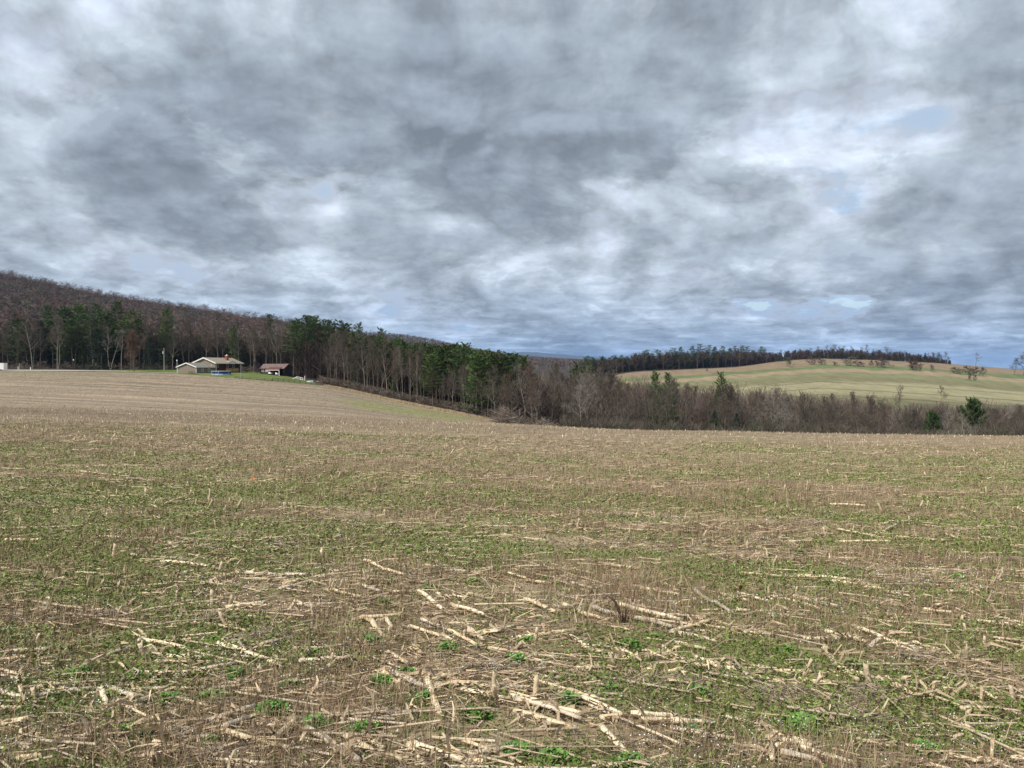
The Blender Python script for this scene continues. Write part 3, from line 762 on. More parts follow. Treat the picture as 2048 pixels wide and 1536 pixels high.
    for px in np.arange(800, 960, 9.0):
        top = float(np.interp(px, [800, 860, 960], [678, 686, 700])) + R.uniform(0, 8)
        plant_px(R.choice(['pine0', 'pine3', 'full1']), px, R.uniform(285, 330), top, 'green pine in the band behind the bare trees, left of the big crowns', 'pines behind the wood edge', sx=1.3)
    # ---- the valley wood, middle to right
    G3 = 'bare trees of the valley wood'
    for row, (Y0, n) in enumerate(((174, 42), (190, 34), (210, 26))):
        for k in range(n):
            px = 1005 + (2110-1005)*(k+R.uniform(0.05, 0.95))/n
            Y = Y0 + R.uniform(-6, 6)
            top = float(np.interp(px, [1000, 1060, 1130, 1230, 1320, 1450, 1600, 1700, 1780, 1830, 1900, 1960, 2050, 2110], [752, 738, 742, 752, 772, 782, 798, 796, 820, 832, 822, 818, 812, 805]))
            top += R.uniform(-10, 26) + row*1.0
            mix = ['r0', 'r2', 'r3', 'b0', 'b1', 'b4', 'g2'] if px < 1180 else ['b0', 'b1', 'b2', 'b3', 'b4', 'b5', 'r4', 'd1', 'd2', 'open', 'open']
            if px > 1480: mix = ['b0', 'b3', 'b5', 'open', 'open_grey', 'open', 'd4', 'd3', 'd1']
            key = R.choice(mix)
            lab = ['near ', 'middle-row ', 'farther '][row] + crown_word(key) + ' bare valley tree ' + seg(px, [1060, 1110, 1165, 1230, 1300, 1345, 1400, 1440, 1500, 1570, 1640, 1720, 1800, 1866, 1946, 2000], ['right below the big pine crowns', 'by the crooked twin-stemmed tree', 'left of the tall pale grey tree', 'right of the tall pale grey tree', 'where the meadow starts', 'in front of the pair of pines', 'right of the pair of pines', 'left of the single pine top', 'by the two dark spruces', 'left of the low olive evergreen', 'right of the low olive evergreen', 'below the middle of the strips', 'left of the slim lone tree', 'right of the slim lone tree', 'between the two evergreens', 'right of the round evergreen', 'at the right edge'])
            plant_px(key, px, Y, top, lab, G3, sx=1.0)
    plant_px('g1', 1161, 165, 757, 'tall pale grey bare tree in front of the reddish part of the valley wood', G3)
    plant_px('fork2', 1067, 178, 768, 'crooked pale tree with twin stems right of the big pine crowns', G3, rz=0.4, sx=0.9)
    plant_px('open_grey', 1903, 118, 832, 'left one of the two low pale shrubby trees at the field edge on the right', 'low pale trees at the field edge', sx=0.9)
    plant_px('open_grey', 1936, 120, 834, 'right one of the two low pale shrubby trees at the field edge on the right', 'low pale trees at the field edge', sx=0.9, rz=1.0)
    G4 = 'evergreens of the valley wood'
    for px, Y, top, key, lab, sx in [
        (1312, 205, 738, 'full2', 'left one of the pair of pines showing against the pale meadow', 0.62), (1336, 200, 747, 'full0', 'right one of the pair of pines showing against the pale meadow', 0.75),
        (1440, 205, 744, 'full1', 'pine top rising above the bare wood under the meadow, right of the pair', 0.75),
        (1155, 250, 724, 'full1', 'green pine rising behind the reddish bare trees', 1.0), (1172, 255, 731, 'full0', 'smaller green pine right of the one behind the reddish trees', 1.0),
        (1428, 170, 822, 'spruce0', 'left one of two dark spruces low in the valley wood', 0.9), (1474, 168, 826, 'spruce1', 'right one of two dark spruces low in the valley wood', 0.9),
        (1946, 172, 801, 'cedar', 'round bright evergreen at the far right above the pale shrubby trees', 0.6),
        (1866, 168, 826, 'cedar', 'dull green bushy evergreen left of the bright round one', 0.55),
        (1560, 175, 836, 'spruce2', 'low olive evergreen in the valley wood right of the two spruces', 1.1), (1604, 178, 842, 'spruce0', 'small half-hidden evergreen right of the low olive one', 1.0)]:
        plant_px(key, px, Y, top, lab, G4, sx=sx)
    # ---- far wood line on the right hill
    G5 = 'pines of the wood along the far hill'
    tops = [1170, 1190, 1215, 1246, 1270, 1300, 1330, 1360, 1380, 1410, 1430, 1470, 1520, 1560, 1640, 1700, 1780, 1880]
    topy = [713, 708, 712, 710, 705, 698, 697, 692, 691, 688, 690, 692, 691, 700, 694, 693, 697, 706]
    for px in np.arange(1165, 1540, 8.5):
        Y = float(np.interp(px, [1165, 1240, 1400, 1470, 1540], [720, 720, 790, 800, 862])) + R.uniform(2, 22)
        t = float(np.interp(px, tops, topy)) + R.choice([0, 2, 4, 9, 14])
        lab = 'dark pine of the far wood line ' + seg(px, [1200, 1240, 1290, 1340, 1390, 1440, 1490], ['at its low left end', 'left of the meadow tip', 'above the meadow tip', 'above the pair of valley pines', 'right of the pair of valley pines', 'above the single valley pine', 'right of the single valley pine', 'nearest the hill brow'])
        plant_px(R.choice(['crag0', 'crag1', 'pine0', 'pine2', 'full0', 'full2']), px+R.uniform(-3, 3), Y, t, lab, G5, sx=1.4)
    G6 = 'bare trees of the far hilltop wood'
    for px in np.arange(1180, 1885, 13.5):
        Y = float(np.interp(px, [1180, 1240, 1400, 1470, 1550, 1640], [712, 712, 785, 792, 856, 898])) + R.uniform(0, 14)
        t = float(np.interp(px, [1180, 1260, 1300, 1420, 1530, 1590, 1640, 1700, 1760, 1830, 1885], [722, 716, 710, 704, 704, 700, 694, 692, 696, 703, 708])) + R.uniform(-3, 6)
        if 1540 < px: Y += R.uniform(0, 25)
        lab = 'far bare tree of the wood line ' + seg(px, [1240, 1320, 1400, 1470, 1540, 1600, 1660, 1720, 1780, 1830], ['beyond the reddish valley trees', 'at the left tip of the meadow', 'left of the highest dark pines', 'under the highest dark pines', 'right of the highest dark pines', 'where the pines thin out', 'at the brow of the hill', 'above the hill shrubs', 'above the longest shrub clump', 'right of the shrub clump', 'at the right end of the hilltop wood'])
        plant_px(R.choice(['b0', 'b2', 'b4', 'd1', 'd3', 'open', 'r3']), px+R.uniform(-3, 3), Y, t, lab, G6, sx=1.6)
    for px in (1700, 1716, 1735, 1758, 1790, 1812, 1836, 1850, 1866, 1876, 1590, 1612):
        plant_px(R.choice(['spruce0', 'spruce1', 'full0']), px, 905+R.uniform(0, 10), float(np.interp(px, [1590, 1700, 1880], [708, 700, 706]))+R.uniform(-1, 4), 'dark evergreen among the bare trees of the hilltop wood', 'evergreens of the hilltop wood', sx=1.3)
    plant_px('open', 1892, 880, 706, 'lone bushy bare tree on the hill just right of the hilltop wood', sx=1.1)
    plant_px('sparse', 1951, 855, 708, 'lone tall bare tree with a flat spreading top on the right hill')
    plant_px('open_red', 2046, 800, 700, 'reddish-brown tree cut off at the right edge of the far hill', sx=1.3)
    plant_px('open', 2028, 800, 720, 'small bare tree beside the reddish one at the right edge', sx=0.9)
    plant_px('open', 1886, 440, 775, 'lone bare tree in the low pale meadow on the right', sx=0.9)
    plant_px('b2', 1796, 330, 776, 'slim bare tree standing up out of the low wood against the green strip', sx=0.7)
    # ---- shrubs on the brow of the hill
    for px, Y, top, w in ((1580, 830, 714, 1), (1622, 850, 712, 1.6), (1644, 848, 714, 1.5), (1672, 848, 721, 2), (1700, 850, 712, 2.0), (1718, 846, 721, 2.6), (1741, 842, 719, 1), (1757, 842, 720, 1.2), (1771, 842, 716, 1.7), (1828, 832, 721, 1.4), (1831, 826, 722, 1.8), (1866, 830, 728, 1), (1915, 818, 733, 2.3), (1938, 818, 731, 1.4), (1946, 815, 733, 1.4), (1966, 812, 733, 1), (1414, 772, 734, .8), (1938, 700, 750, 1), (1950, 700, 752, 1)):
        if Y > 760: Y -= 52; top += 3.5; w *= 1.25
        plant_px(R.choice(['shrub', 'shrub_red', 'shrub_grey']), px, Y, top, 'low bare shrub in the brown strip along the brow of the hill' if Y > 745 else 'small dark shrub lower down on the green hill strip', 'shrubs on the hill', sx=w)

def simple_wood(name, pos, hts, cols, label, cat, blades=26, spread=0.34, seed=5, w=0.16, crown=0.35, trunk=True, rise=1.0):
    """a wood read as one mass: every tree a trunk and a spray of twigs"""
    r = np.random.default_rng(seed); n = len(pos)
    P = np.repeat(pos, blades, 0); H = np.repeat(hts, blades)[:, None]; C = np.repeat(cols, blades, 0)
    m = len(P)
    t = r.uniform(crown, 0.88, (m, 1))
    a = r.uniform(0, 6.283, (m, 1)); ln = r.uniform(0.12, spread, (m, 1))*(1.25-t)
    P0 = P + np.concatenate([np.cos(a)*H*0.03, np.sin(a)*H*0.03, H*t], 1)
    a2 = a + r.normal(size=(m, 1))*0.5
    P1 = P0 + np.concatenate([np.cos(a2)*H*ln, np.sin(a2)*H*ln, H*rise*(0.10+r.uniform(0, 0.14, (m, 1)))], 1)
    P1[:, 2:3] = np.minimum(P1[:, 2:3], P[:, 2:3]+H*1.02)
    S = strips(P0, P1, w*1.2, w*0.7, r)
    col = np.repeat(C*(0.8+0.4*r.random((m, 1))), 4, 0)
    parts = [S]
    if trunk:
        T = strips(pos-[0, 0, 0.5], pos+np.stack([r.normal(size=n)*0.4, r.normal(size=n)*0.4, hts*0.9], 1), w*1.7, w*0.8, r)
        parts.append(T); col = np.concatenate([col, np.repeat(np.clip(cols*1.1, 0, 1), 4, 0)])
    V, Q = merge(parts)
    o = mesh_np(name, V, Q, MS['mass'], col)
    return tag(o, label, cat, None, 'stuff')

MS = {}
def build_masses():
    MS['mass'] = mat_vcol('woodland_twigs', 0.1, 0.2, 0.95)
    r = np.random.default_rng(21)
    pal = np.array([[.125, .075, .060], [.135, .092, .072], [.115, .090, .075], [.160, .120, .098], [.150, .088, .062], [.100, .082, .066], [.118, .105, .070]])
    # the wooded hill on the left
    n = 26000
    Y = np.sqrt(r.uniform(395**2, 1330**2, n)); u = r.uniform(-0.80, 0.02, n)
    px = u*F+CX; X = u*Y; Z = height(X, Y)
    row = HOR + (CAM_H-Z)/Y*F
    ok = row < np.interp(px, [0, 700, 1000], [760, 770, 840])
    X, Y, Z, u = X[ok], Y[ok], Z[ok], u[ok]
    big = fbm(X/55, Y/55, 66, 3)
    ci = np.clip(((big-0.25)/0.5*7 + r.normal(size=len(X))*1.3).astype(int), 0, 6)
    cols = pal[ci]*r.uniform(0.75, 1.3, (len(X), 1))
    hts = (8+12*r.random(len(X))**1.2+3*(fbm(X/30, Y/30, 61, 2)-.5))*np.interp(Y, [400, 600, 1100], [1.0, 0.95, 0.9])
    simple_wood('distant_wood', np.stack([X, Y, Z], 1), hts, cols, 'leafless brown and reddish wood covering the hill on the left', 'wood', blades=28, seed=31, w=0.30, spread=0.46, rise=0.4)
    # the taller trees that stand out along the skyline of that hill
    n = 900
    u = r.uniform(-0.80, -0.20, n); px = u*F+CX; Y = np.interp(px, [-600, 0, 240, 480, 660], [1090, 1085, 1130, 1190, 1240]) + r.uniform(-90, 60, n)
    X = u*Y; Z = height(X, Y)
    simple_wood('skyline_trees', np.stack([X, Y, Z], 1), r.uniform(15, 25, n), pal[r.integers(0, 7, n)]*r.uniform(.8, 1.2, (n, 1)), 'taller leafless trees standing out along the skyline of the left hill', 'wood', blades=30, seed=32, w=0.22, crown=0.42, spread=0.5, rise=0.6)
    # the second, farther hill
    n = 9000
    Y = np.sqrt(r.uniform(1350**2, 3300**2, n)); u = r.uniform(-0.36, 0.30, n)
    X = u*Y; Z = height(X, Y)
    cols = pal[r.integers(0, 7, n)]*r.uniform(0.8, 1.2, (n, 1))
    simple_wood('far_wood', np.stack([X, Y, Z], 1), r.uniform(11, 17, n), cols, 'hazy leafless wood on the farther hill in the middle', 'wood', blades=14, seed=33, w=0.70, spread=0.5, rise=0.4)
    # deep wood behind the edge trees: what closes the view between the trunks
    n = 3600
    u = r.uniform(-0.80, 0.04, n); px = u*F+CX
    Y0 = np.maximum(np.interp(px, EDGE_PX, EDGE_Y)+22, np.interp(px, [0, 560, 640, 1100], [352, 346, 300, 190])); Y = Y0 + r.uniform(0, 75, n)
    X = u*Y; Z = height(X, Y)
    hts = r.uniform(11, 17, n)
    cols = pal[r.integers(0, 7, n)]*0.36  # same palette darkened: shade between the trunks put into the colour
    simple_wood('deep_wood', np.stack([X, Y, Z], 1), hts, cols, 'thick wood, darkened for shade, behind the trees of the wood edge', 'wood', blades=26, seed=35, w=0.12, crown=0.12)
    n = 3800
    u = r.uniform(-0.01, 0.76, n); Y = r.uniform(205, 292, n); px = u*F+CX
    X = u*Y; Z = height(X, Y)
    lim = np.interp(px, [1000, 1230, 1320, 1450, 1600, 1800, 2100], [750, 756, 775, 778, 790, 812, 814])
    hts = np.clip((CAM_H-(lim-HOR)/F*Y)-Z, 3, 20)*(0.60+0.42*r.random(n)**0.6)*(0.78+0.44*fbm(px/22, Y/16, 171, 2))
    simple_wood('valley_thicket', np.stack([X, Y, Z], 1), hts, np.array([[.120, .098, .078], [.140, .115, .094], [.105, .088, .072], [.150, .118, .095], [.125, .088, .070], [.165, .145, .122]])[np.clip((fbm(px/45, Y/25, 161, 3)*9-1.5+r.normal(size=n)*.8).astype(int), 0, 5)]*r.uniform(.85, 1.15, (n, 1)), 'thick bare growth filling the valley behind the near trees', 'thicket', blades=46, seed=37, w=0.075, crown=0.12, spread=0.26)
    n = 1500
    px = r.uniform(1120, 2110, n); Y = r.uniform(140, 172, n); X = (px-CX)/F*Y; Z = height(X, Y)
    lim = np.interp(px, [1100, 1230, 1320, 1450, 1600, 1800, 1900, 1960, 2110], [800, 800, 812, 822, 832, 848, 852, 836, 838])
    lim = lim + 10
    hts = np.clip((CAM_H-(lim-HOR)/F*Y)-Z, 2, 14)*np.where(px < 1500, .72, 1.0)*(0.55+0.5*r.random(n)+0.4*(fbm(px/30, Y/8, 151, 3)-.5))
    bp = np.array([[.095, .078, .060], [.112, .096, .076], [.080, .066, .050], [.085, .085, .054], [.150, .134, .114]])
    ci = np.clip((fbm(px/40, Y/12, 155, 3)*7-1+r.normal(size=n)*.6).astype(int), 0, 4)
    simple_wood('valley_brush', np.stack([X, Y, Z], 1), hts, bp[ci]*r.uniform(.8, 1.15, (n, 1)), 'soft grey-brown leafless brush in front of the valley trees', 'brush', blades=80, seed=45, w=0.045, crown=0.10, spread=0.34)
    # backing of the far wood line, its inner shade put into the twig colour
    n = 1300
    px = r.uniform(1160, 1900, n); Y = np.interp(px, [1160, 1240, 1400, 1470, 1550, 1640], [722, 722, 794, 802, 856, 890]) + r.uniform(0, 45, n)
    u = (px-CX)/F; X = u*Y; Z = height(X, Y)
    top = np.interp(px, [1160, 1300, 1420, 1540, 1640, 1760, 1890], [722, 706, 700, 703, 698, 701, 714])
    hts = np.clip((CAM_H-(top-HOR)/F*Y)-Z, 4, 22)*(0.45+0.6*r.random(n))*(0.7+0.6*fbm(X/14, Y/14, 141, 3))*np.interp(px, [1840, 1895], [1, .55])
    simple_wood('hilltop_wood', np.stack([X, Y, Z], 1), hts, pal[r.integers(0, 7, n)]*0.5, 'inner growth, darkened for shade, of the wood along the far hilltop', 'wood', blades=60, seed=39, w=0.26, crown=0.0)
    # low brush along the wood edges
    n = 2300; r = np.random.default_rng(77)
    px = np.concatenate([r.uniform(640, 1010, 1100), r.uniform(1000, 2100, 1000), r.uniform(-60, 560, 200)])
    Y = np.where(px < 1000, np.interp(px, EDGE_PX, EDGE_Y)+r.uniform(0.5, 9, n), r.uniform(150, 186, n))
    Y[-200:] = r.uniform(327, 336, 200)
    X = (px-CX)/F*Y; Z = height(X, Y)
    hts = r.uniform(1.0, 3.4, n)*np.where(px > 1000, 1.5, 1.0)
    cols = np.array([[.13, .085, .062], [.17, .14, .115], [.21, .185, .16], [.115, .095, .07]])[r.integers(0, 4, n)]
    simple_wood('undergrowth', np.stack([X, Y, Z], 1), hts, cols, 'tangled leafless brush along the foot of the woods', 'brush', blades=34, seed=41, w=0.06, crown=0.05, spread=0.9, trunk=False)
    # pale uncut grass along the field edge
    n = 5200
    px = r.uniform(648, 1012, n); Y = np.interp(px, EDGE_PX, EDGE_Y)-r.uniform(0.2, 5.0, n)
    X = (px-CX)/F*Y; Z = height(X, Y)
    P0 = np.stack([X, Y, Z], 1); P0 = np.repeat(P0, 5, 0); m = len(P0); P0 = P0 + np.concatenate([r.normal(size=(m, 2))*0.3, np.zeros((m, 1))], 1)
    P1 = P0 + np.stack([r.normal(size=m)*0.22, r.normal(size=m)*0.22, r.uniform(0.25, 0.8, m)], 1)
    V, Q = strips(P0, P1, 0.09, 0.03, r)
    c = np.repeat(np.array([0.50, 0.40, 0.26])*r.uniform(0.7, 1.2, (m, 1)), 4, 0)
    tag(mesh_np('tall_grass', V, Q, MS['mass'], c), 'pale dry uncut grass along the foot of the wood', 'grass', None, 'stuff')

# ------------------------------------------------------------------ farmstead
class MB:
    """collects boxes, prisms and rods, then links them as ONE mesh object"""
    def __init__(s): s.v, s.f = [], []
    def add(s, vs, fs):
        o = len(s.v); s.v += [tuple(map(float, p)) for p in vs]; s.f += [tuple(i+o for i in f) for f in fs]; return s
    def box(s, x0, x1, y0, y1, z0, z1):
        return s.add([(x0,y0,z0),(x1,y0,z0),(x1,y1,z0),(x0,y1,z0),(x0,y0,z1),(x1,y0,z1),(x1,y1,z1),(x0,y1,z1)],
                     [(3,2,1,0),(4,5,6,7),(0,1,5,4),(1,2,6,5),(2,3,7,6),(3,0,4,7)])
    def bar(s, p, q, w, h=None):
        h = h or w; p, q = Vector(p), Vector(q); d = (q-p).normalized()
        up = Vector((0,0,1)) if abs(d.z) < 0.9 else Vector((1,0,0))
        a = d.cross(up).normalized()*w/2; b = a.cross(d).normalized()*h/2
        vs = [p-a-b, p+a-b, p+a+b, p-a+b, q-a-b, q+a-b, q+a+b, q-a+b]
        return s.add(vs, [(3,2,1,0),(4,5,6,7),(0,1,5,4),(1,2,6,5),(2,3,7,6),(3,0,4,7)])
    def prism(s, pts, d):
        """a polygon pushed along the vector d"""
        n = len(pts); P = [Vector(p) for p in pts]; d = Vector(d)
        return s.add(P+[p+d for p in P], [tuple(range(n-1,-1,-1)), tuple(range(n,2*n))]+[(i,(i+1)%n,(i+1)%n+n,i+n) for i in range(n)])
    def rod(s, p, q, r0, r1=None, n=10):
        r1 = r0 if r1 is None else r1
        V, Q = tubes([p], [q], [r0], [r1], n)
        return s.add(V.tolist(), [tuple(x) for x in Q.tolist()]+[tuple(range(n-1,-1,-1)), tuple(range(n,2*n))])
    def ball(s, c, r, n=12, m=8, sz=1.0):
        vs = [(c[0]+r*math.sin(math.pi*j/m)*math.cos(2*math.pi*i/n), c[1]+r*math.sin(math.pi*j/m)*math.sin(2*math.pi*i/n), c[2]+r*sz*math.cos(math.pi*j/m)) for j in range(m+1) for i in range(n)]
        return s.add(vs, [(j*n+i, j*n+(i+1)%n, (j+1)*n+(i+1)%n, (j+1)*n+i)[::-1] for j in range(m) for i in range(n)])
    def build(s, name, mat, parent=None, smooth=False):
        me = bpy.data.meshes.new(name); me.from_pydata(s.v, [], s.f); me.validate(); me.update()
        if smooth:
            for p in me.polygons: p.use_smooth = True
        me.materials.append(mat)
        return link_mesh(name, me, parent)

MF = {}
def siding(name, c, step=0.2):
    m, nt, b = mat_new(name); N, L = nt.nodes, nt.links
    tc = N.new('ShaderNodeTexCoord'); sp = N.new('ShaderNodeSeparateXYZ'); L.new(tc.outputs['Object'], sp.inputs[0])
    mu = N.new('ShaderNodeMath'); mu.operation = 'MULTIPLY'; mu.inputs[1].default_value = 1/step; L.new(sp.outputs[2], mu.inputs[0])
    fr = N.new('ShaderNodeMath'); fr.operation = 'FRACT'; L.new(mu.outputs[0], fr.inputs[0])
    bp = N.new('ShaderNodeBump'); bp.inputs['Strength'].default_value = 0.7; bp.inputs['Distance'].default_value = 0.02; L.new(fr.outputs[0], bp.inputs['Height']); L.new(bp.outputs[0], b.inputs['Normal'])
    no = N.new('ShaderNodeTexNoise'); no.inputs['Scale'].default_value = 0.8; no.inputs['Detail'].default_value = 5
    mr = N.new('ShaderNodeMapRange'); mr.inputs['To Min'].default_value = 0.8; mr.inputs['To Max'].default_value = 1.2; L.new(no.outputs['Fac'], mr.inputs['Value'])
    vs = N.new('ShaderNodeVectorMath'); vs.operation = 'SCALE'; vs.inputs[0].default_value = c; L.new(mr.outputs[0], vs.inputs['Scale']); L.new(vs.outputs[0], b.inputs['Base Color'])
    b.inputs['Roughness'].default_value = 0.7
    return m
def farm_materials():
    MF['taupe'] = siding('taupe_siding', (0.245, 0.187, 0.143)); MF['taupe2'] = siding('taupe_siding_low', (0.22, 0.177, 0.14))
    MF['red'] = siding('red_brown_siding', (0.115, 0.032, 0.022)); MF['brown'] = siding('dark_brown_siding', (0.060, 0.038, 0.030), 0.25)
    MF['white'] = mat_plain('white_paint', (0.80, 0.79, 0.76), 0.5, 0.03, 2.0)
    MF['roof'] = mat_plain('asphalt_shingle', (0.27, 0.232, 0.18), 0.9, 0.14, 3.0, bump=0.3)
    MF['roof2'] = mat_plain('asphalt_shingle_dark', (0.20, 0.185, 0.155), 0.9, 0.14, 3.0, bump=0.3)
    MF['rust'] = mat_plain('rusty_metal_roof', (0.165, 0.118, 0.106), 0.65, 0.15, 0.8)
    MF['rust2'] = mat_plain('rusty_metal_roof_dark', (0.13, 0.05, 0.042), 0.65, 0.15, 0.8)
    MF['brick'] = mat_plain('chimney_brick', (0.27, 0.085, 0.045), 0.9, 0.2, 4.0)
    MF['wood'] = mat_plain('new_deck_wood', (0.50, 0.32, 0.18), 0.8, 0.15, 3.0)
    MF['oldwood'] = mat_plain('weathered_wood', (0.075, 0.060, 0.050), 0.9, 0.2, 3.0)
    MF['greywood'] = mat_plain('grey_wood', (0.34, 0.32, 0.29), 0.9, 0.15, 3.0)
    MF['glass'] = mat_plain('window_glass', (0.035, 0.045, 0.055), 0.08, 0.0); MF['glass'].node_tree.nodes['Principled BSDF'].inputs['Specular IOR Level'].default_value = 0.6
    MF['dark'] = mat_plain('dark_inside', (0.012, 0.010, 0.010), 0.9, 0.1)
    MF['pool'] = mat_plain('pool_wall_blue', (0.030, 0.050, 0.135), 0.45, 0.1, 1.0)
    MF['poolpale'] = mat_plain('pale_blue_pool', (0.42, 0.55, 0.68), 0.5, 0.15, 1.5)
    MF['metal'] = mat_plain('galvanised_metal', (0.50, 0.52, 0.54), 0.45, 0.08, 2.0)
    MF['black'] = mat_plain('black_rubber', (0.02, 0.02, 0.02), 0.8, 0.1)
    MF['tarp'] = mat_plain('pale_blue_paint', (0.45, 0.60, 0.72), 0.5, 0.12, 1.0)
    MF['lamp'] = mat_plain('lamp_globe', (0.86, 0.86, 0.84), 0.3, 0.0)
    MF['tan'] = mat_plain('tan_plastic', (0.52, 0.45, 0.31), 0.6, 0.08)
    MF['purple'] = mat_plain('purple_buds', (0.085, 0.060, 0.085), 0.9, 0.2, 1.0)

def window(parent, c, w, h, nrm, name='window'):
    """a framed window set on a wall; nrm is 'x' or 'y' with a sign"""
    ax, sg = nrm; t = 0.09
    def b(mb, a0, a1, z0, z1, d0, d1):
        if ax == 'y': mb.box(c[0]+a0, c[0]+a1, min(c[1]+sg*d0, c[1]+sg*d1), max(c[1]+sg*d0, c[1]+sg*d1), c[2]+z0, c[2]+z1)
        else: mb.box(min(c[0]+sg*d0, c[0]+sg*d1), max(c[0]+sg*d0, c[0]+sg*d1), c[1]+a0, c[1]+a1, c[2]+z0, c[2]+z1)
    f = MB(); fw = 0.13
    b(f, -w/2-fw, -w/2, -h/2-fw, h/2+fw, 0.003, t); b(f, w/2, w/2+fw, -h/2-fw, h/2+fw, 0.003, t)
    b(f, -w/2, w/2, h/2, h/2+fw, 0.003, t); b(f, -w/2, w/2, -h/2-fw, -h/2, 0.003, t*1.3); b(f, -0.03, 0.03, -h/2, h/2, 0.03, t*0.8)
    wo = f.build(name, MF['white'], parent)
    p = MB(); b(p, -w/2, w/2, -h/2, h/2, 0.003, 0.025); p.build('pane', MF['glass'], wo)
    return wo

def build_house():
    # local axes: x across the gable (towards the camera's right), y along the ridge (away)
    phi = math.radians(17)
    corner = at(431, 308.0)                      # near corner of the main block
    W, Ln, zb = 10.6, 17.0, -0.6
    z0 = zb; eave = 3.45-zb; rise = 2.0; T = Ln/2
    h = thing('farmhouse', 'taupe two-storey house with a white-trimmed gable, brick chimney and red-brown side', 'house', (corner[0], corner[1], zb), 0)
    h.rotation_euler = (0, 0, -phi)              # local x = (cos, -sin): right and nearer; local y = (sin, cos): right and farther
    xs0, xs1 = -W, 0.0
    # gable wall and body (solid pentagon), side wall set back under the porch roof
    MB().prism([(xs0,0,-1.2),(xs1,0,-1.2),(xs1,0,eave),((xs0+xs1)/2,0,eave+rise),(xs0,0,eave)], (0,0.35,0)).build('wall', MF['taupe'], h)
    MB().prism([(xs0,0.35,-1.2),(xs1-1.6,0.35,-1.2),(xs1-1.6,0.35,eave-0.05),((xs0+xs1)/2,0.35,eave+rise-0.12),(xs0,0.35,eave-0.05)], (0,Ln-0.7,0)).build('wall', MF['red'], h)['label'] = 'red-brown side wall'
    MB().prism([(xs0,Ln-0.35,-1.2),(xs1,Ln-0.35,-1.2),(xs1,Ln-0.35,eave),((xs0+xs1)/2,Ln-0.35,eave+rise),(xs0,Ln-0.35,eave)], (0,0.35,0)).build('wall', MF['taupe'], h)
    # roof: two slabs
    ov, th = 0.55, 0.22; m = (xs0+xs1)/2; sl = rise/(W/2); rf = MB()
    for a, s in ((xs0-ov, 1), (xs1+ov, -1)):
        ze = eave - ov*sl
        rf.prism([(a,-ov,ze),(m,-ov,eave+rise),(m,-ov,eave+rise+th),(a,-ov,ze+th)], (0,Ln+2*ov,0))
    r = rf.build('roof', MF['roof'], h)
    tr = MB()
    for a in (xs0-ov-0.02, xs1+ov+0.02):
        ze = eave-ov*sl
        tr.prism([(a,-ov-0.08,ze-0.18),(m,-ov-0.08,eave+rise-0.18),(m,-ov-0.08,eave+rise+th+0.04),(a,-ov-0.08,ze+th+0.04)], (0,0.07,0))
    tr.box(xs1+ov+0.01, xs1+ov+0.09, -ov, Ln+ov, eave-ov*sl-0.12, eave-ov*sl+th-0.03)
    tr.build('trim', MF['white'], r)
    ch = MB().box(-3.4, -2.4, 10.4, 11.4, eave-0.2, eave+rise+1.0).build('chimney', MF['brick'], r)
    MB().box(-3.48, -2.32, 10.32, 11.48, eave+rise+1.0, eave+rise+1.12).rod((-2.9,10.9,eave+rise+1.12), (-2.9,10.9,eave+rise+1.6), 0.2).build('cap', MF['white'], ch)
    pg = MB().prism([(0.2,6.9,eave-0.35),(0.2,12.1,eave-0.35),(0.2,9.5,eave+0.75)], (0.75,0,0)).build('porch_gable', MF['white'], h)
    MB().prism([(-1.5,6.5,eave-0.30),(-1.5,9.5,eave+0.80),(-1.5,9.5,eave+0.98),(-1.5,6.5,eave-0.12)], (2.35,0,0)).prism([(-1.5,12.5,eave-0.30),(-1.5,9.5,eave+0.80),(-1.5,9.5,eave+0.98),(-1.5,12.5,eave-0.12)], (2.35,0,0)).build('porch_roof', MF['roof'], pg)
    window(h, (-2.5, 0.0, 2.75), 1.3, 0.65, ('y', -1))
    for y, w in ((3.2, 1.3), (9.6, 1.1), (13.4, 1.3)): window(h, (xs1-1.6, y, 2.85), w, 1.0, ('x', 1))
    d = MB().box(xs1-1.6, xs1-1.52, 0.7, 1.9, 0.9, 3.2).build('door', MF['white'], h)
    MB().box(xs1-1.52, xs1-1.50, 0.95, 1.65, 1.7, 2.9).build('pane', MF['glass'], d)
    MB().box(xs1-0.24, xs1, 0.36, 0.62, -1.0, eave-0.05).build('corner_post', MF['white'], h)
    for y in (Ln-0.75,): MB().box(xs1-0.2, xs1, y, y+0.2, -1.0, eave-0.05).build('porch_post', MF['white'], h)
    # deck with a new wooden railing along the side
    dk = MB().box(xs1-1.59, xs1+1.6, 4.6, 12.6, 0.55, 0.75).build('deck', MF['wood'], h)
    rl = MB()
    for y0, y1 in ((4.6, 8.5), (8.8, 12.6)):
        rl.box(xs1+1.5, xs1+1.6, y0, y1, 1.75, 1.87); rl.box(xs1+1.5, xs1+1.6, y0, y1, 0.80, 0.9)
        n = int((y1-y0)/0.2)
        for k in range(n+1): rl.box(xs1+1.52, xs1+1.58, y0+k*(y1-y0-0.08)/n, y0+k*(y1-y0-0.08)/n+0.10, 0.9, 1.75)
    rl.build('railing', MF['wood'], dk)
    for y in (4.7, 8.65, 12.4): MB().box(xs1+1.42, xs1+1.58, y, y+0.16, -1.0, 0.55).build('post', MF['oldwood'], dk)
    # ---- garage wing: its own building in front of the gable
    gc = at(392.5, 298.0); gz = -0.75
    g = thing('garage', 'low taupe garage wing with a white-trimmed gable in front of the house', 'garage', (gc[0], gc[1], gz), -phi)
    GW, GL, ge, gr = 8.8, 10.6, 2.55, 1.5
